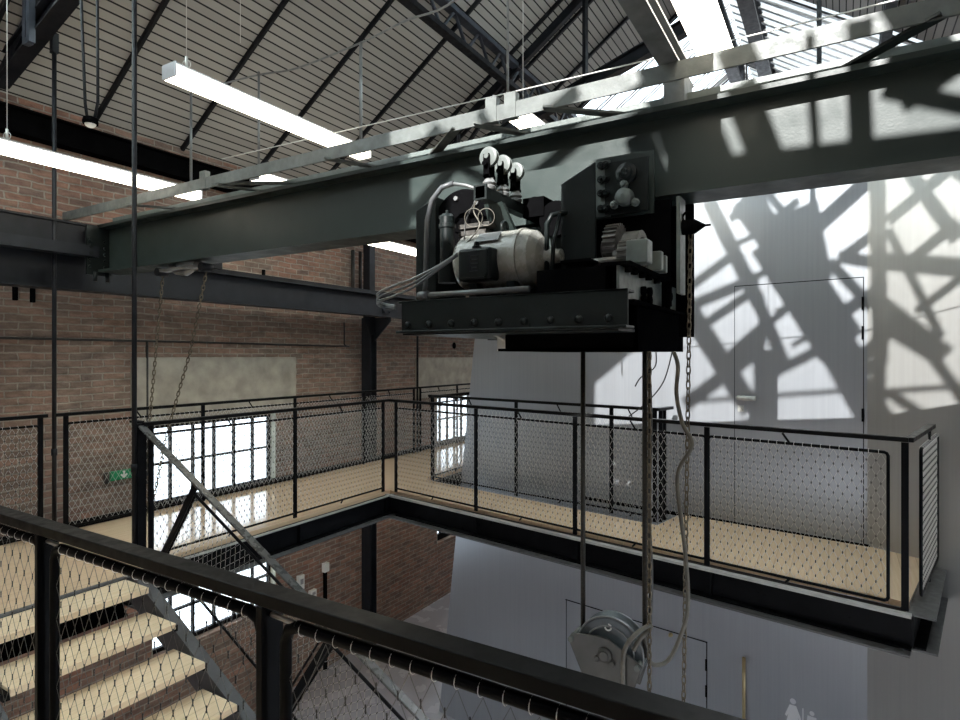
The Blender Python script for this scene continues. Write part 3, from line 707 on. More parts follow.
# current collectors
m_ = MB(); m_.bar((2.40, 1.44, .765), (2.86, 1.44, .765), .05, .055); m_.bar((2.40, 1.44, .765), (2.41, 1.44, .765), .07, .07); m_.build('collector_arm', 'green2', ho)
m_ = MB(); m_.prism([(2.52, 1.49, .74), (2.52, 1.39, .74), (2.62, 1.36, .59), (2.62, 1.50, .59)], (.03, 0, 0)); m_.build('collector_leg', 'green', ho)
for x in (2.47, 2.605, 2.74):
    MB().lathe((x+.012, 1.43, .945), (-1, 0, 0), [(0, .040), (.002, .047), (.006, .047), (.010, .041), (.016, .041), (.020, .047), (.026, .047), (.028, .036), (.029, .014), (.045, .012)], 28).build('collector_wheel', 'wheelwhite', ho)
    m_ = MB()
    for dx in (-.026, .022): m_.box((x+dx-.003, 1.415, .845), (x+dx+.003, 1.447, .955))
    m_.box((x-.029, 1.412, .845), (x+.027, 1.45, .858)); m_.cyl((x-.05, 1.431, .905), (x-.02, 1.431, .905), .012, 8); m_.build('wheel_fork', 'blackm', ho)
    MB().lathe((x, 1.43, .79), (0, 0, 1), [(0, .030), (.012, .033), (.02, .026), (.03, .034), (.042, .026), (.056, .018)], 18).build('insulator', 'steelgrey', ho)
m_ = MB(); m_.box((2.80, 1.30, .72), (2.95, 1.42, .82)); m_.lathe((2.86, 1.24, .70), (-1, 0, 0), [(0, .09), (.05, .09), (.055, .05)], 28); m_.build('collector_box', 'blackm', ho)
# belt guard posts beside the big plate
m_ = MB(); m_.tube([(2.50, 1.145, .27), (2.50, 1.145, .60), (2.50, 1.12, .64), (2.58, 1.06, .66)], .012, 8); m_.build('guard_frame', 'green2', ho)
m_ = MB(); m_.tube([(2.47, 1.11, .27), (2.47, 1.10, .50), (2.52, 1.09, .64)], .010, 8); m_.build('guard_frame', 'green2', ho)
# gear train
def gear(name, c, r, wdt, n, m_):
    mb = MB(); c = V(c); P = []
    for k in range(n):
        for f_, rr in ((0, r*.90), (.25, r*.90), (.35, r), (.65, r), (.75, r*.90)):
            a = 2*PI*(k+f_)/n; P.append((c.x + rr*math.cos(a), c.y, c.z + rr*math.sin(a)))
    mb.prism(P, (0, -wdt, 0)); mb.cyl(c + V((0, .03, 0)), c - V((0, wdt+.03, 0)), r*.35, 16); return mb.build(name, m_, ho)
gear('spur_gear', (2.66, .905, .49), .11, .06, 26, 'gear')
gear('pinion', (2.50, .80, .43), .062, .05, 16, 'gear')
MB().lathe((2.62, .81, .45), (0, -1, 0), [(0, .10), (.07, .10), (.07, .07), (.02, .065)], 36).build('gear_drum', 'gear', ho)
MB().cyl((2.46, .97, .40), (2.46, .76, .40), .02, 12).build('gear_shaft', 'gear', ho)
m_ = MB(); m_.box((2.36, .90, .262), (2.46, .99, .40)); m_.box((2.34, .88, .39), (2.48, 1.01, .402)); m_.build('shaft_pedestal', 'blackm', ho); MB().box((2.30, .80, .262), (2.9, 1.10, .36)).build('gear_bed', 'blackm', ho)
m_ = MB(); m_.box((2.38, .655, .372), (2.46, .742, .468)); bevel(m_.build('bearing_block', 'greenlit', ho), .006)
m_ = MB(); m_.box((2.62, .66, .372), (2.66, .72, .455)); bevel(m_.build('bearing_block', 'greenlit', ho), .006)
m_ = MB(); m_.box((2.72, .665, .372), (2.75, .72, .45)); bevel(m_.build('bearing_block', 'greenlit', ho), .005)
m_ = MB(); m_.box((2.36, .76, .26), (3.0, .79, .37)); m_.build('gear_bed', 'blackm', ho)
# cables of the hoist
def cable(name, pts, r, m_, label, cat='cable', group=None, n=8):
    P = [V(p) for p in pts]; Q = []
    for i in range(len(P)-1):
        p0 = P[max(i-1, 0)]; p1 = P[i]; p2 = P[i+1]; p3 = P[min(i+2, len(P)-1)]
        for k in range(6):
            t = k/6; Q.append(.5*((2*p1)+(-p0+p2)*t+(2*p0-5*p1+4*p2-p3)*t*t+(-p0+3*p1-3*p2+p3)*t**3))
    Q.append(P[-1]); o = MB().tube(Q, r, n).build(name, m_)
    return tag(o, label, cat, group) if label else o
for k, (dz, mm) in enumerate(((0, 'hose'), (.022, 'steelgrey'), (-.02, 'hose'))):
    o = cable('motor_lead', [(2.33, 1.52, .47+dz*.2), (2.29, 1.60, .41+dz*.4), (2.28, 1.74, .345+dz), (2.30, 1.88, .315+dz*1.2), (2.40, 2.06, .30+dz), (2.6, 2.2, .285+dz*.6), (2.62, 2.12, .27+dz*.4)], .006, mm, None); 
    o.parent = ho; o.location = -ho.location
for c_, r_ in (((2.44, 1.50, .66), .055), ((2.44, 1.43, .655), .05)):
    MB().torus(c_, (1, .3, .2), r_*.8, .002, 24, 5).build('loose_wire', 'cable', ho)
o = cable('loose_wire', [(2.40, 1.55, .45), (2.40, 1.56, .50), (2.42, 1.50, .56), (2.43, 1.46, .62), (2.44, 1.5, .70), (2.42, 1.44, .775)], .003, 'cable', None); o.parent = ho; o.location = -ho.location
o = cable('loose_wire', [(2.42, 1.60, .50), (2.43, 1.55, .55), (2.44, 1.54, .66), (2.45, 1.47, .77)], .004, 'cabledark', None); o.parent = ho; o.location = -ho.location

# ------------------------------------------------------------------ ropes, hook block, chains, pendant cable
def rope(name, label, p, q, r, group):
    return tag(MB().tube([p, q], r, 10).build(name, 'rope'), label, 'rope', group)
rope('hoist_rope', 'dark wire rope dropping from the hoist to the left side of the hook block', (2.75, 1.068, .03), (2.75, 1.068, -1.36), .0115, 'hoist ropes')
rope('hoist_rope', 'dark wire rope dropping from the hoist to the right side of the hook block', (2.75, .768, .03), (2.75, .768, -1.38), .0115, 'hoist ropes')
hb = thing('hook_block', 'grey pulley block with half hidden wheel hanging on two ropes', 'pulley block', (2.72, .918, -1.4))
PL = [(1.105, -1.349), (1.09, -1.318), (.960, -1.299), (.905, -1.303), (.760, -1.379), (.765, -1.395), (.791, -1.478), (1.043, -1.479)]
PL = [(1.108, -1.345), (1.092, -1.312), (.975, -1.296), (.912, -1.299), (.752, -1.385), (.762, -1.405), (.805, -1.545), (1.035, -1.50)]
for x in (2.66, 2.80):
    bevel(MB().prism([(x, y, z) for y, z in PL], (.010, 0, 0)).build('side_plate', 'block', hb), .003)
MB().lathe((2.705, .918, -1.372), (1, 0, 0), [(0, .145), (.004, .158), (.012, .158), (.028, .138), (.052, .138), (.068, .158), (.076, .158), (.08, .145)], 48).build('sheave', 'sheave', hb)
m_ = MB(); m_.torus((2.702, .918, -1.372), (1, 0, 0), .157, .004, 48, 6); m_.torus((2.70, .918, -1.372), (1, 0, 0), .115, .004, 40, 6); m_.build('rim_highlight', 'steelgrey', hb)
MB().torus((2.70, .925, -1.262), (1, .2, 0), .014, .004, 18, 6, PI*1.5).build('keeper_ring', 'white', hb)
for y, z in ((1.092, -1.338), (.775, -1.392)): 
    MB().cyl((2.645, y, z), (2.83, y, z), .013, 12).build('spacer_bolt', 'greenlit', hb)
m_ = MB(); m_.lathe((2.66, .926, -1.372), (-1, 0, 0), [(0, .034), (.012, .034), (.016, .022), (.022, .02)], 20); m_.prism([(2.66, .965, -1.385), (2.66, .89, -1.385), (2.66, .885, -1.415), (2.66, .96, -1.405)], (-.006, 0, 0)); m_.build('axle_boss', 'block', hb)
for y, z in ((.962, -1.396), (.89, -1.402)): MB().lathe((2.655, y, z), (-1, 0, 0), [(0, .014), (.012, .014), (.014, .008)], 8).build('bolt', 'block', hb)
cable('tie_cable', [(2.64, .83, -1.52), (2.635, .835, -1.40), (2.64, .825, -1.31), (2.68, .79, -1.255), (2.73, .745, -1.225), (2.74, .74, -1.24), (2.70, .775, -1.28), (2.68, .80, -1.33)], .010, 'cable', 'grey cable looped and lashed over the side of the pulley block')
cable('pendant_cable', [(2.95, .685, .02), (2.95, .665, -.05), (2.95, .672, -.18), (2.95, .645, -.32), (2.95, .60, -.42), (2.95, .66, -.54), (2.95, .665, -.66), (2.95, .63, -.95), (2.95, .62, -1.20), (2.93, .66, -1.36), (2.88, .70, -1.44), (2.80, .745, -1.43), (2.76, .76, -1.36), (2.74, .77, -1.27)], .0100, 'cable', 'thick control cable curving down from the hoist and looping up beside the pulley block')
cable('lashed_cable', [(2.77, .76, .04), (2.76, .745, -.3), (2.76, .752, -.7), (2.76, .742, -1.0), (2.76, .748, -1.26)], .010, 'cabledark', 'dark cable lashed along the right hand hoist rope')
cable('stray_wire', [(2.9, .68, .02), (2.9, .72, -.12), (2.92, .80, -.22), (2.94, .90, -.30)], .003, 'cabledark', 'thin stray wire trailing below the hoist towards the rear railing')
cable('stray_wire', [(2.8, .73, .02), (2.78, .73, -.05), (2.76, .79, -.1), (2.74, .81, -.14)], .003, 'cabledark', 'short frayed wire end beside the right hand hoist rope')
chain('hand_chain', 'long chain hanging from the black buffer at the right end of the hoist', [(3.02, .622, .58), (3.02, .655, -1.72)], .036, .0038, 'chain', 'hoist hand chains')
chain('hand_chain', 'chain hanging close beside the right hand hoist rope', [(2.73, .742, .0), (2.73, .742, -1.62)], .034, .0036, 'chain', 'hoist hand chains')

# ------------------------------------------------------------------ wire mesh railings
def mesh_net(O, U, W, a_len, b_len, parent, r=.0011, cw=.055, chh=.10, knots=True, wm='wire'):
    """diamond wire rope net on the parallelogram O + a*U + b*W"""
    O, U, W = V(O), V(U).normalized(), V(W).normalized(); N = U.cross(W).normalized()
    na = max(2, round(a_len/cw)); nb = max(2, round(b_len/(chh/2))); da = a_len/na; db = b_len/nb
    mb = MB(); kb = MB()
    pt = lambda i2, j: O + U*(i2*da/2) + W*(j*db)
    for j in range(nb):
        for i2 in range(j % 2, 2*na+1, 2):
            for s_ in (-1, 1):
                k = i2+s_
                if 0 <= k <= 2*na:
                    p, q = pt(i2, j), pt(k, j+1); d = (q-p).normalized(); e = d.cross(N)
                    o = len(mb.v)
                    for c in (p, q): mb.v += [c+e*r, c-e*(r*.5)+N*(r*.87), c-e*(r*.5)-N*(r*.87)]
                    for t in range(3):
                        t2 = (t+1) % 3; mb.f.append([o+t, o+t2, o+3+t2, o+3+t]); mb.sm.append(True)
    net = mb.build('wire_mesh', wm, parent)
    if knots:
        kr = r*2.3; kl = .009
        for j in range(1, nb):
            for i2 in range(j % 2, 2*na+1, 2):
                if i2 in (0, 2*na): continue
                c = pt(i2, j); o = len(kb.v)
                for z in (-1, 1):
                    for a in range(4):
                        an = a*PI/2; kb.v.append(c + W*(z*kl) + U*(kr*math.cos(an)) + N*(kr*math.sin(an)))
                for a in range(4):
                    a2 = (a+1) % 4; kb.f.append([o+a, o+a2, o+4+a2, o+4+a]); kb.sm.append(True)
        k = kb.build('wire_ferrule', 'knot', net); k['kind'] = 'stuff'
    return net
def lacing(p, q, r, parent, n=None, tr=.0012):
    p, q = V(p), V(q); L = (q-p).length; n = n or int(L/.055); d = (q-p)/L; mb = MB()
    for k in range(n):
        mb.torus(p + d*(L*(k+.5)/n), d + V((0,0,.04)), r, tr, 12, 4)
    o = mb.build('lacing_ring', 'lace', parent); o['kind'] = 'stuff'; return o
def railing(name, label, pts, posts, panels, zr=ZR, zb=ZD, rail=(.05, .03), post=(.040, .016), zt_=-.62, zbm=-1.575, group='wire mesh railings', netr=.0016, knots=True, tie=True, lace=True, cat='railing', ph=None):
    """pts: handrail polyline in xy; posts: xy list; panels: xy pairs"""
    t = thing(name, label, cat, (pts[0][0], pts[0][1], zb), group)
    for a, b in zip(pts[:-1], pts[1:]):
        d = (V((*b, 0))-V((*a, 0))).normalized()*rail[0]*.35
        o = MB().bar(V((*a, zr-rail[1]/2))-d, V((*b, zr-rail[1]/2))+d, rail[0], rail[1]).build('handrail', 'railtop', t); bevel(o, .003)
    dd = (V((*pts[1], 0))-V((*pts[0], 0))).normalized()
    for x, y in posts:
        MB().bar((x, y, zb if ph is None else ph), (x, y, zr-rail[1]), post[1], post[0], dd).build('post', 'black', t)
    for a, b in panels:
        A, B = V((*a, 0)), V((*b, 0)); d = (B-A).normalized(); L = (B-A).length; z0, z1 = V((0,0,zbm)), V((0,0,zt_)); c_ = .022
        fr = MB().tube([A+d*c_+z1, B-d*c_+z1, B-d*.007+V((0,0,zt_-.007)), B+V((0,0,zt_-c_)), B+V((0,0,zbm+c_)), B-d*.007+V((0,0,zbm+.007)), B-d*c_+z0, A+d*c_+z0, A+d*.007+V((0,0,zbm+.007)), A+V((0,0,zbm+c_)), A+V((0,0,zt_-c_)), A+d*.007+V((0,0,zt_-.007)), A+d*c_+z1], .0105, 8, False)
        f = fr.build('panel_frame', 'black', t)
        mesh_net(A+d*.012+V((0,0,zbm+.01)), d, (0,0,1), L-.024, zt_-zbm-.02, f, netr, knots=knots)
        if lace: lacing(A+d*c_+z1, B-d*c_+z1, .0145, f)
        if tie:
            m_ = (A+B)/2
            MB().tube([m_+V((0,0,zt_)), m_-d*.05+V((0,0,zr-rail[1]))], .008, 6).build('rail_tie', 'black', f)
            MB().tube([m_+V((0,0,zbm)), m_-d*.03+V((0,0,zb+.01))], .008, 6).build('foot_clip', 'black', f)
    return t
BR = 'wire mesh railing along the brick wall'
railing('mesh_railing', BR + ', leftmost section cut off by the photo edge', [(1.2, 6.1), (2.60, 6.1)], [(2.565, 6.1), (1.25, 6.1)], [((1.27, 6.1), (2.555, 6.1))])
xs = [2.77, 4.154, 5.473, 6.80, 8.02]
railing('mesh_railing', BR + ', long middle section before the near window', [(2.70, 6.1), (8.05, 6.1)], [(x, 6.1) for x in xs], [((a+.010, 6.1), (b-.010, 6.1)) for a, b in zip(xs[:-1], xs[1:])], knots=False)
xs = [8.20, 9.34, 10.5]
railing('mesh_railing', BR + ', far section beside the silver wall', [(8.17, 6.1), (10.6, 6.1)], [(x, 6.1) for x in xs], [((a+.010, 6.1), (b-.010, 6.1)) for a, b in zip(xs[:-1], xs[1:])], knots=False)
xs = [2.735, 4.20, 5.55]
railing('mesh_railing', 'wire mesh railing above the black gallery beam, between newel post and inner corner', [(2.69, 4.68), (5.655, 4.68)], [(x, 4.68) for x in xs], [((a+.010, 4.68), (b-.010, 4.68)) for a, b in zip(xs[:-1], xs[1:])])
nr = [(5.614, 4.535), (5.361, 3.266), (5.123, 2.066), (4.887, .883), (4.655, -.275)]
def ins(a, b, k=.010):
    d = (V((*b,0))-V((*a,0))).normalized()*k; return ((a[0]+d.x, a[1]+d.y), (b[0]-d.x, b[1]-d.y))
railing('mesh_railing', 'long wire mesh railing of the silver wall walkway, nearest the hoist ropes', [(5.655, 4.68), (4.70, -.36)], nr[:-1] + [(4.665, -.355)], [ins(a, b) for a, b in zip(nr[:-1], nr[1:])])
railing('mesh_railing', 'short end railing at the right tip of the walkway, seen nearly edge on', [(4.70, -.38), (5.71, -.60)], [(5.66, -.585)], [((4.86, -.455), (5.84, -.65))], zt_=-.61)
fr_ = [(6.354, 4.56), (6.21, 3.32), (6.06, 2.55), (5.95, 1.95), (5.83, 1.53)]
fr_ = [(6.44, 4.56), (6.16, 3.209), (5.96, 1.98), (5.86, 1.55)]
fr_ = [(6.40, 4.56), (6.16, 3.209), (6.00, 2.02), (5.90, 1.55)]
railing('mesh_railing', 'rear railing of the silver wall walkway, standing just in front of the silver wall', [(6.40, 4.60), (5.90, 1.52), (6.16, 1.46)], fr_ + [(5.93, 1.50), (6.02, 1.49)], [ins(a, b) for a, b in zip(fr_[:-1], fr_[1:])], zr=-.505, knots=False)
railing('mesh_railing', 'inner railing of the far gallery arm, half hidden behind the silver wall edge', [(6.42, 4.60), (10.5, 4.60)], [(6.44, 4.60), (7.6, 4.60), (8.8, 4.60)], [((6.48, 4.60), (7.57, 4.60)), ((7.63, 4.60), (8.77, 4.60))], knots=False)

# ------------------------------------------------------------------ walkways
g1 = thing('walkway', 'timber floored gallery running along the brick wall past the near window', 'walkway', (2.0, 5.3, ZD))
MB().box((-2.0, 4.50, ZD-.04), (2.46, 6.16, ZD)).build('deck', 'deck', g1)
MB().box((2.462, 4.66, ZD-.04), (11.5, 6.16, ZD)).build('deck', 'deck', g1)
m_ = MB(); m_.ibeam((2.50, 4.63, -1.768), (5.66, 4.63, -1.768), .13, .215, .016, .012); m_.build('edge_beam', 'black', g1)
MB().bar((2.70, 4.585, -1.655), (5.62, 4.585, -1.655), .03, .014).build('sunlit_edge_strip', 'trim', g1)  # light line along the gallery edge, built as a pale strip
MB().bar((2.50, 4.58, -1.875), (5.58, 4.58, -1.875), .20, .012).build('bottom_flange', 'flange', g1)
for x in (4.20, 5.52): MB().box((x-.02, 4.585, -1.856), (x+.02, 4.625, -1.66)).build('web_stiffener', 'black', g1)
m_ = MB(); m_.ibeam((-2.0, 6.16, -1.79), (11.5, 6.16, -1.79), .12, .26); m_.ibeam((6.45, 4.64, -1.79), (11.5, 4.64, -1.79), .12, .26); m_.build('rear_beam', 'black', g1)
MB().box((-2.0, 4.44, ZD-.05), (2.46, 4.505, ZD+.006)).build('nosing_strip', 'stringer', g1)
m_ = MB(); m_.box((-2.0, 6.155, ZD), (11.5, 6.165, ZD+.07)); m_.build('toe_board', 'black', g1)
MB().ibeam((-2.0, 4.56, -1.79), (2.46, 4.56, -1.79), .10, .26).build('stair_beam', 'blackm', g1)
g2 = thing('walkway', 'timber floored walkway crossing in front of the silver wall and its flush door', 'walkway', (5.4, 2.0, ZD))
dk = [(5.655, 4.658), (4.83, -.39), (5.915, -.60), (6.075, -.23), (6.33, 1.40), (5.80, 1.50), (6.38, 4.658)]
MB().prism([(x, y, ZD-.04) for x, y in dk], (0, 0, .04)).build('deck', 'deck', g2)
NA, NB = V((5.63, 4.63, 0)), V((4.745, -.40, 0)); nd = (NB-NA).normalized(); nn = V((nd.y, -nd.x, 0))   # nn points to -x side
if nn.x > 0: nn = -nn
zz = lambda v, z: V((v.x, v.y, z))
MB().ibeam(zz(NA, -1.772), zz(NB, -1.772), .13, .225, .016, .012).build('edge_beam', 'black', g2)
MB().bar(zz(NA+nn*.065, -1.655), zz(NB+nn*.065, -1.655), .05, .02).build('sunlit_edge_strip', 'trim', g2)  # pale strip added to imitate sunlight catching the deck edge
MB().bar(zz(NA+nn*.05, -1.885), zz(NB+nn*.05, -1.885), .20, .012).build('bottom_flange', 'flange', g2)
for x, y in nr[1:4]:
    p = NA + nd*((V((x, y, 0))-NA).dot(nd)); MB().bar(zz(p+nn*.03, -1.856), zz(p+nn*.03, -1.66), .04, .04, nd).build('web_stiffener', 'black', g2)
p, q = zz(NB, -1.772), V((5.93, -.60, -1.772))
MB().ibeam(p, q,   .14, .225, .016, .012).build('end_beam', 'black', g2)
MB().bar(p+V((-.02, -.04, .107)), q+V((0, -.04, .107)), .16, .012).build('end_plate', 'flange', g2)
MB().bar(p+V((-.02, -.05, -.113)), q+V((0, -.05, -.113)), .16, .012).build('bottom_flange', 'flange', g2)
MB().ibeam((6.36, 4.6, -1.79), (5.83, 1.55, -1.79), .1, .26).build('rear_beam', 'black', g2)
st = MB().box((-4.0, -3.5, ZD-.25), (.94, 4.44, ZD)); o = st.build('floor_landing', 'deck'); o['kind'] = 'structure'

# hanging rods of the gallery
def rod(label, x, y, z1, r=.018):
    t = thing('hanger_rod', label, 'hanger rod', (x, y, ZD), 'steel hanger rods of the gallery')
    MB().cyl((x, y, -1.66), (x, y, z1), r, 12).build('rod', 'truss', t)
    m_ = MB(); m_.bar((x, y, z1-.16), (x, y, z1+.02), .06, .05); m_.build('clevis', 'truss', t)
    MB().cyl((x, y, -.9), (x, y, -.84), r*1.35, 12).build('coupler', 'truss', t)
rod('vertical hanger rod in the gap of the brick side railing at far left', 2.675, 6.10, 2.90)
rod('vertical hanger rod coming down onto the newel post at the stair head', 2.615, 4.70, 3.32)
rod('distant hanger rod behind the left end of the hoist', 8.12, 6.10, 2.86)

# ------------------------------------------------------------------ stairs
sc_ = thing('staircase', 'open riser stair with pale timber treads going down from the gallery at lower left', 'staircase', (1.95, 4.3, ZF))
for k in range(19):
    z = -1.62-.178*k; y = 4.15-.318*k
    if z < ZF+.05: break
    bevel(MB().box((1.47, y, z-.042), (2.41, y+.345 if k else 4.48, z)).build('tread', 'tread', sc_), .004)
    if k: MB().box((2.405, y+.01, z-.06), (2.43, y+.34, z-.02)).build('tread_bracket', 'black', sc_); MB().box((1.44, y+.01, z-.06), (1.475, y+.34, z-.02)).build('tread_bracket', 'black', sc_)
for x, w_ in ((2.475, .085), (1.40, .085)):
    o = MB().bar((x, 4.46, -1.66), (x, -1.50, -4.92), w_, .19).build('stringer', 'stringer', sc_)
sr = thing('stair_railing', 'sloping stair railing with flat handrail running down from the newel post', 'railing', (2.66, 4.7, ZD))
sl = V((0, -2.79, -1.48)).normalized(); H0 = V((2.66, 4.745, -.515))
bevel(MB().bar(H0, H0+sl*6.3, .055, .016, (0, .47, 1)).build('handrail', 'railgrey', sr), .003)
MB().bar((2.66, 4.80, -.517), (2.66, 4.69, -.517), .055, .016).build('handrail_stub', 'railtop', sr)
MB().box((2.625, 4.675, -1.92), (2.695, 4.735, -.53)).build('newel_post', 'black', sr)
perp = V((0, .395, -.56))
tops = [V((2.66, 4.0, -.947)), V((2.66, 2.643, -1.70)), V((2.66, 1.29, -2.32)), V((2.66, -.06, -3.2))]
for p in tops: MB().bar(p, p+perp*1.12, .016, .05, sl).build('post', 'black', sr)
def spanel(a, L):
    b0 = a + perp*1.0; c0 = a + perp*.07
    f = MB().tube([c0, c0+sl*L, b0+sl*L, b0, c0], .011, 8, False).build('panel_frame', 'black', sr)
    mesh_net(b0, sl, -perp, L, perp.length*.92, f, .0012)
spanel(tops[0]+sl*.04, 1.46); spanel(tops[1]+sl*.04, 1.46); spanel(tops[2]+sl*.04, 1.46)

# ------------------------------------------------------------------ foreground railing
fgr = thing('mesh_railing', 'black foreground railing with broad handrail crossing the bottom of the view', 'railing', (.905, 1.0, ZD), 'foreground')
del fgr['group']
bevel(MB().box((.880, -.9, -.550), (.934, 3.6, -.520)).build('handrail', 'railtop', fgr), .003, 3)
FP = [3.16, 2.112, 1.09, .07]
for y in FP: bevel(MB().box((.876, y-.010, ZD), (.936, y+.010, -.549)).build('post', 'black', fgr), .002)
for a, b in ((3.16, 2.112), (2.112, 1.09), (1.09, .07)):
    y1, y0 = a-.055, b+.02; X = .903; zt_, zb_ = -.580, -1.53; c_ = .04
    P = [(y1-c_, zt_), (y0+c_, zt_), (y0+.012, zt_-.012), (y0, zt_-c_), (y0, zb_+c_), (y0+c_, zb_), (y1-c_, zb_), (y1, zb_+c_), (y1, zt_-c_), (y1-.012, zt_-.012), (y1-c_, zt_)]
    f = MB().tube([(X, y, z) for y, z in P], .0135, 14, False).build('panel_frame', 'black', fgr)
    mesh_net((X, y1-.012, zb_+.012), (0,-1,0), (0,0,1), y1-y0-.024, zt_-zb_-.03, f, .0008, wm='wiregrey')
    lacing((X, y1-.03, zt_-.002), (X, y0+.03, zt_-.002), .0146, f, 18, .0009)
    MB().tube([(X, a-.01, zt_+.008), (X, y1-.03, zt_+.004)], .006, 8).build('bracket_clip', 'wire', f)

# ------------------------------------------------------------------ pendant strip lights
def strip_light(x0, x1, y, z, label, hang, w_=.14, h=.075):
    t = thing('pendant_light', label, 'pendant light', ((x0+x1)/2, y, z), 'linear pendant lights')
    bevel(MB().box((x0+.006, y-w_/2, z), (x1-.006, y+w_/2, z+h)).build('diffuser', 'lamp', t), .006)
    MB().box((x0, y-w_/2*.86, z+h), (x1, y+w_/2*.86, z+h+.016)).build('housing', 'lampbody', t)
    for x in (x0, x1): MB().box((x-.004, y-w_/2-.001, z-.001), (x+.007, y+w_/2+.001, z+h+.016)).build('end_cap', 'lampbody', t)
    for x in hang:
        zt_ = roof(y)-.05; w = MB().tube([(x, y, z+h+.016), (x, y, zt_)], .0032, 6).build('hanger_wire', 'wire', t)
        MB().cyl((x, y, z+h+.02), (x, y, z+h+.11), .010, 8).build('gripper', 'wire', w)
        MB().torus((x, y, z+h+.06), (.86, .5, 0), .028, .003, 16, 5).build('wire_coil', 'wire', w)
    return t
strip_light(2.28, 4.14, 3.70, 1.79, 'bright linear pendant light with grey end cap, near the top left', [2.40])
strip_light(1.50, 3.62, 5.40, 1.53, 'bright linear pendant light at the left edge, behind a hanger rod', [2.05])
strip_light(5.2, 7.5, 5.40, 1.50, 'linear pendant light seen below the crane girder, left of the hoist', [])
strip_light(.9, 3.56, .575, 1.60, 'very bright pendant light at the top right, nearest the crane cross beam', [3.3], .16)
strip_light(3.98, 6.0, 2.10, 1.79, 'pendant light glimpsed between the bracing bar and girder above the hoist', [])
strip_light(3.97, 5.9, 5.00, 1.755, 'pendant light end peeping over the girder beside the lacing struts at left', [])
def under_deck_fill(x0, x1, label):  # unseen lamps added to brighten the lower wall and floor
    t = thing('gallery_fill_lamp', label, 'strip light', ((x0+x1)/2, 5.5, -1.8), 'added fill lights under the gallery')
    MB().box((x0, 5.44, -1.70), (x1, 5.56, -1.66)).build('housing', 'lampbody', t); MB().box((x0+.01, 5.45, -1.76), (x1-.01, 5.55, -1.70)).build('diffuser', 'lamp', t)
under_deck_fill(3.2, 5.6, 'added unseen fill light under the gallery floor beside the near window')
under_deck_fill(7.0, 9.4, 'added unseen fill light under the gallery floor beyond the steel column')
def hanger_tube(label, x, y, z0, z1, r=.012):
    tag(MB().cyl((x, y, z0), (x, y, z1), r, 10).build('conduit_drop', 'steelgrey'), label, 'conduit', 'conduit drops to the pendant lights')
hanger_tube('vertical conduit drop to the far end of the left edge pendant light', 3.55, 5.40, 1.63, 2.55)
hanger_tube('vertical conduit drop with wire coil ending above the half hidden pendant light', 4.02, 5.00, 1.86, 2.85)
hanger_tube('thick pale conduit drop at the far end of the near pendant light', 4.08, 3.70, 1.89, 2.82, .015)
hanger_tube('bright tie rod standing on the bracing bar above the hoist', 4.12, 2.22, 1.875, 5.86, .010)
cable('conduit_cable', [(3.55, 5.40, 2.55), (3.62, 5.33, 2.60), (4.02, 5.0, 2.82), (4.06, 4.5, 2.78), (4.08, 3.70, 2.82), (3.95, 3.1, 2.78), (3.8, 2.5, 2.70), (3.6, 2.0, 2.95)], .009, 'steelgrey', 'thin conduit swinging between the pendant light drops under the ceiling')
cable('catenary_wire', [(3.6, 5.0, 1.86), (3.6, 2.4, 1.80), (3.6, 1.4, 1.78), (3.6, 0, 1.76), (3.6, -1.6, 1.76)], .0045, 'wire', 'taut pale wire stretched across above the crane bracing bar')
tag(MB().cyl((3.6, 2.05, 1.55), (3.6, 2.05, 1.80), .007, 8).build('wire_strut', 'wire'), 'short pale strut holding the taut wire above the girder', 'strut')
for y in (1.35,): 
    w = tag(MB().tube([(3.85, 1.95, 1.78), (3.85, 1.95, 6.0)], .003, 6).build('suspension_wire', 'wire'), 'thin vertical suspension wire right of the tall dark truss post', 'wire')
tag(MB().tube([(3.5, 4.6, 2.80), (3.5, 4.6, 4.18)], .003, 6).build('suspension_wire', 'wire'), 'thin vertical suspension wire above the middle of the near pendant light', 'wire')
dl = thing('dome_sensor', 'small black lamp with round pale dome hanging from two thin tubes at upper left', 'lamp', (2.54, 5.2, 1.85))
MB().lathe((2.54, 5.2, 1.875), (0,0,1), [(0, .055), (.02, .058), (.05, .05), (.06, .03)], 20).build('housing', 'blackm', dl)
MB().lathe((2.54, 5.2, 1.845), (0,0,1), [(0, .004), (.006, .022), (.016, .036), (.03, .042)], 20).build('dome', 'white', dl)
for dx, dy in ((-.012, .055), (.03, -.055)): MB().tube([(2.54+dx*.6, 5.2+dy*.6, 1.93), (2.54+dx, 5.2+dy, 2.05), (2.50+dx*1.6, 5.2+dy*1.5, 3.70)], .012, 8).build('drop_tube', 'truss', dl)

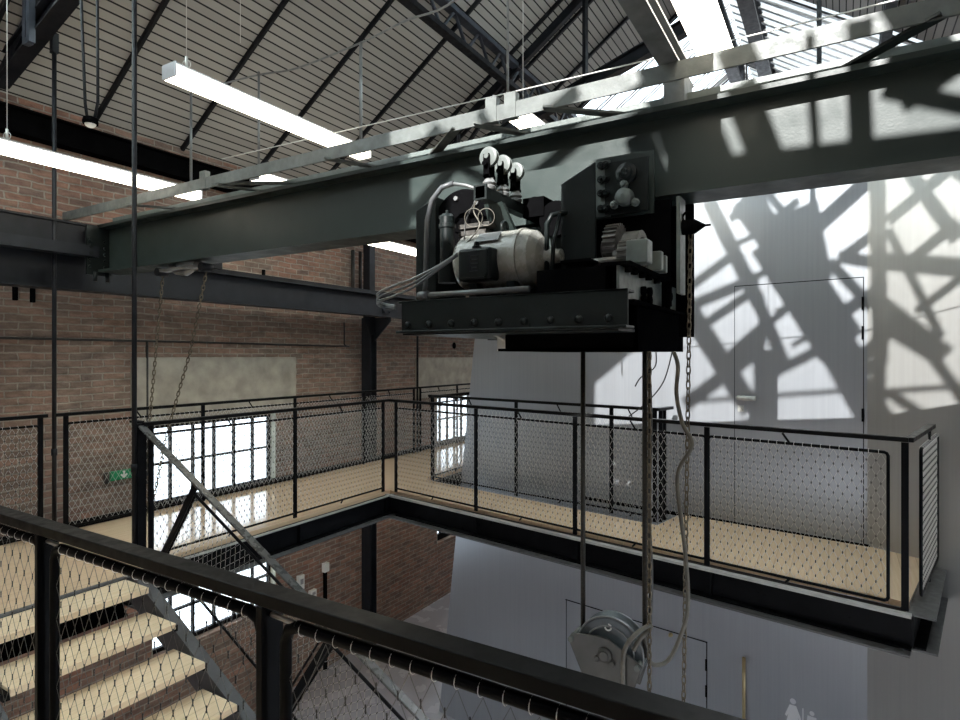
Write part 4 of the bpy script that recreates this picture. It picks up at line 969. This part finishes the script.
# ------------------------------------------------------------------ things on the brick wall
es = thing('exit_sign', 'small green emergency exit sign with white arrow low on the brick wall', 'exit sign', (3.75, YW-.04, -1.34))
m_ = MB().box((3.60, YW-.06, -1.392), (3.90, YW-.005, -1.290)); bevel(m_.build('panel', 'exit', es), .004)
m_ = MB(); yy = YW-.061
m_.prism([(3.735, yy, -1.295), (3.755, yy, -1.295), (3.755, yy, -1.34), (3.775, yy, -1.325), (3.785, yy, -1.34), (3.745, yy, -1.38), (3.705, yy, -1.34), (3.715, yy, -1.325), (3.735, yy, -1.34)], (0, -.003, 0)); m_.build('arrow', 'white', es)
m_ = MB(); 
m_.box((3.835, yy-.003, -1.38), (3.88, yy, -1.295)); m_.build('doorway_mark', 'white', es)
m_ = MB(); m_.cyl((3.845, yy-.004, -1.31), (3.845, yy-.001, -1.31), .010, 10); m_.prism([(3.825, yy-.003, -1.325), (3.862, yy-.003, -1.32), (3.852, yy-.003, -1.35), (3.87, yy-.003, -1.378), (3.845, yy-.003, -1.36), (3.818, yy-.003, -1.375), (3.835, yy-.003, -1.345)], (0, -.003, 0)); m_.build('running_figure', 'exit', es)
MB().cyl((3.57, YW-.035, -1.41), (3.57, YW-.035, -1.29), .028, 12).build('side_bracket', 'gear', es)
cable('wall_cable', [(X0+.1, YW-.02, .178), (3.0, YW-.02, .175), (5.0, YW-.02, .172), (7.25, YW-.02, .160), (7.30, YW-.02, .20), (7.30, YW-.02, .55)], .012, 'cabledark', 'dark cable clipped along the brick wall below the runway girder')
def conduit(label, x, z0, z1, y=YW-.025, r=.014): tag(MB().cyl((x, y, z0), (x, y, z1), r, 8).build('wall_conduit', 'cabledark'), label, 'conduit', 'conduits on the brick wall')
conduit('vertical dark conduit on the brick wall left of the near concrete lintel', 4.03, -1.5, .17)
conduit('vertical dark pipe on the upper brick wall, left of a close pair, right of girder', 7.42, .95, 1.75, 6.9, .03)
conduit('vertical dark pipe on the upper brick wall, right of a close pair, right of girder', 7.60, .95, 1.75, 6.9, .03)
def strap(label, x, z, h=.2): tag(bevel(MB().box((x-.02, YW-.03, z-h/2), (x+.02, YW+.01, z+h/2)).build('wall_anchor', 'blackm'), .004), label, 'wall anchor', 'iron straps in the brick wall')
strap('iron strap in the brick below the runway girder, leftmost at the photo edge', 2.72, .63, .16)
strap('iron strap in the brick below the runway girder, second from the photo edge', 2.87, .62, .16)
strap('small iron strap in the brick above the runway girder, left of the pair', 5.70, 1.17, .1)
strap('small iron strap in the brick above the runway girder, right of the pair', 6.62, 1.08, .1)
tag(MB().cyl((10.6, YW-.004, .22), (10.6, YW+.01, .22), .07, 16).build('pipe_hole', 'blackm'), 'round dark pipe hole in the brick wall high beside the silver wall', 'hole')
def wbox(label, x, z, w_, h): 
    t = thing('switch_box', label, 'switch box', (x, YW-.03, z), 'white electrical boxes on the lower wall')
    bevel(MB().box((x-w_/2, YW-.06, z-h/2), (x+w_/2, YW, z+h/2)).build('case', 'white', t), .006)
    MB().box((x-w_*.25, YW-.066, z-h*.1), (x+w_*.25, YW-.06, z+h*.25)).build('cover', 'lampbody', t)
wbox('taller white electrical box on the lower brick wall right of the window', 6.36, -3.41, .11, .22)
wbox('lower square white electrical box on the brick wall below the taller one', 6.60, -3.66, .12, .12)
t = thing('socket_post', 'slim black post topped by a white socket on the lower brick wall', 'socket post', (6.86, 6.95, ZF))
MB().box((6.84, 6.94, ZF), (6.88, 6.99, -3.40)).build('post', 'blackm', t); bevel(MB().box((6.81, 6.92, -3.40), (6.91, 6.99, -3.26)).build('socket', 'white', t), .005)

# ------------------------------------------------------------------ light and camera
def look(o, d): o.rotation_euler = V(d).to_track_quat('-Z', 'Y').to_euler()
L = bpy.data.lights.new('sun', 'SUN'); L.energy = 41; L.angle = math.radians(.32); L.color = (1, .985, .955)
so = bpy.data.objects.new('sun', L); COL.objects.link(so); so.location = (-8, 0, 12); look(so, (1, 0, -.62))
W_ = bpy.data.worlds.new('sky'); S.world = W_; W_.use_nodes = True
bg = W_.node_tree.nodes['Background']; bg.inputs[0].default_value = (.80, .90, 1.0, 1); bg.inputs[1].default_value = 3
cam = bpy.data.cameras.new('camera'); cam.sensor_width = 36; cam.lens = 22.5; cam.shift_y = -4/960; cam.clip_start = .02; cam.clip_end = 200
co = bpy.data.objects.new('camera', cam); COL.objects.link(co); co.location = (0, 0, 0)
co.rotation_euler = (math.radians(90), 0, math.radians(30.9638-90)); S.camera = co
S.view_settings.view_transform = 'Standard'; S.view_settings.look = 'None'; S.view_settings.gamma = 1; S.view_settings.use_curve_mapping = False
S.view_settings.exposure = .58
S.cycles.use_denoising = True
S.cycles.max_bounces = 10; S.cycles.diffuse_bounces = 5; S.cycles.glossy_bounces = 4; S.cycles.transparent_max_bounces = 16
S.cycles.sample_clamp_indirect = 12; S.cycles.caustics_reflective = False; S.cycles.caustics_refractive = False
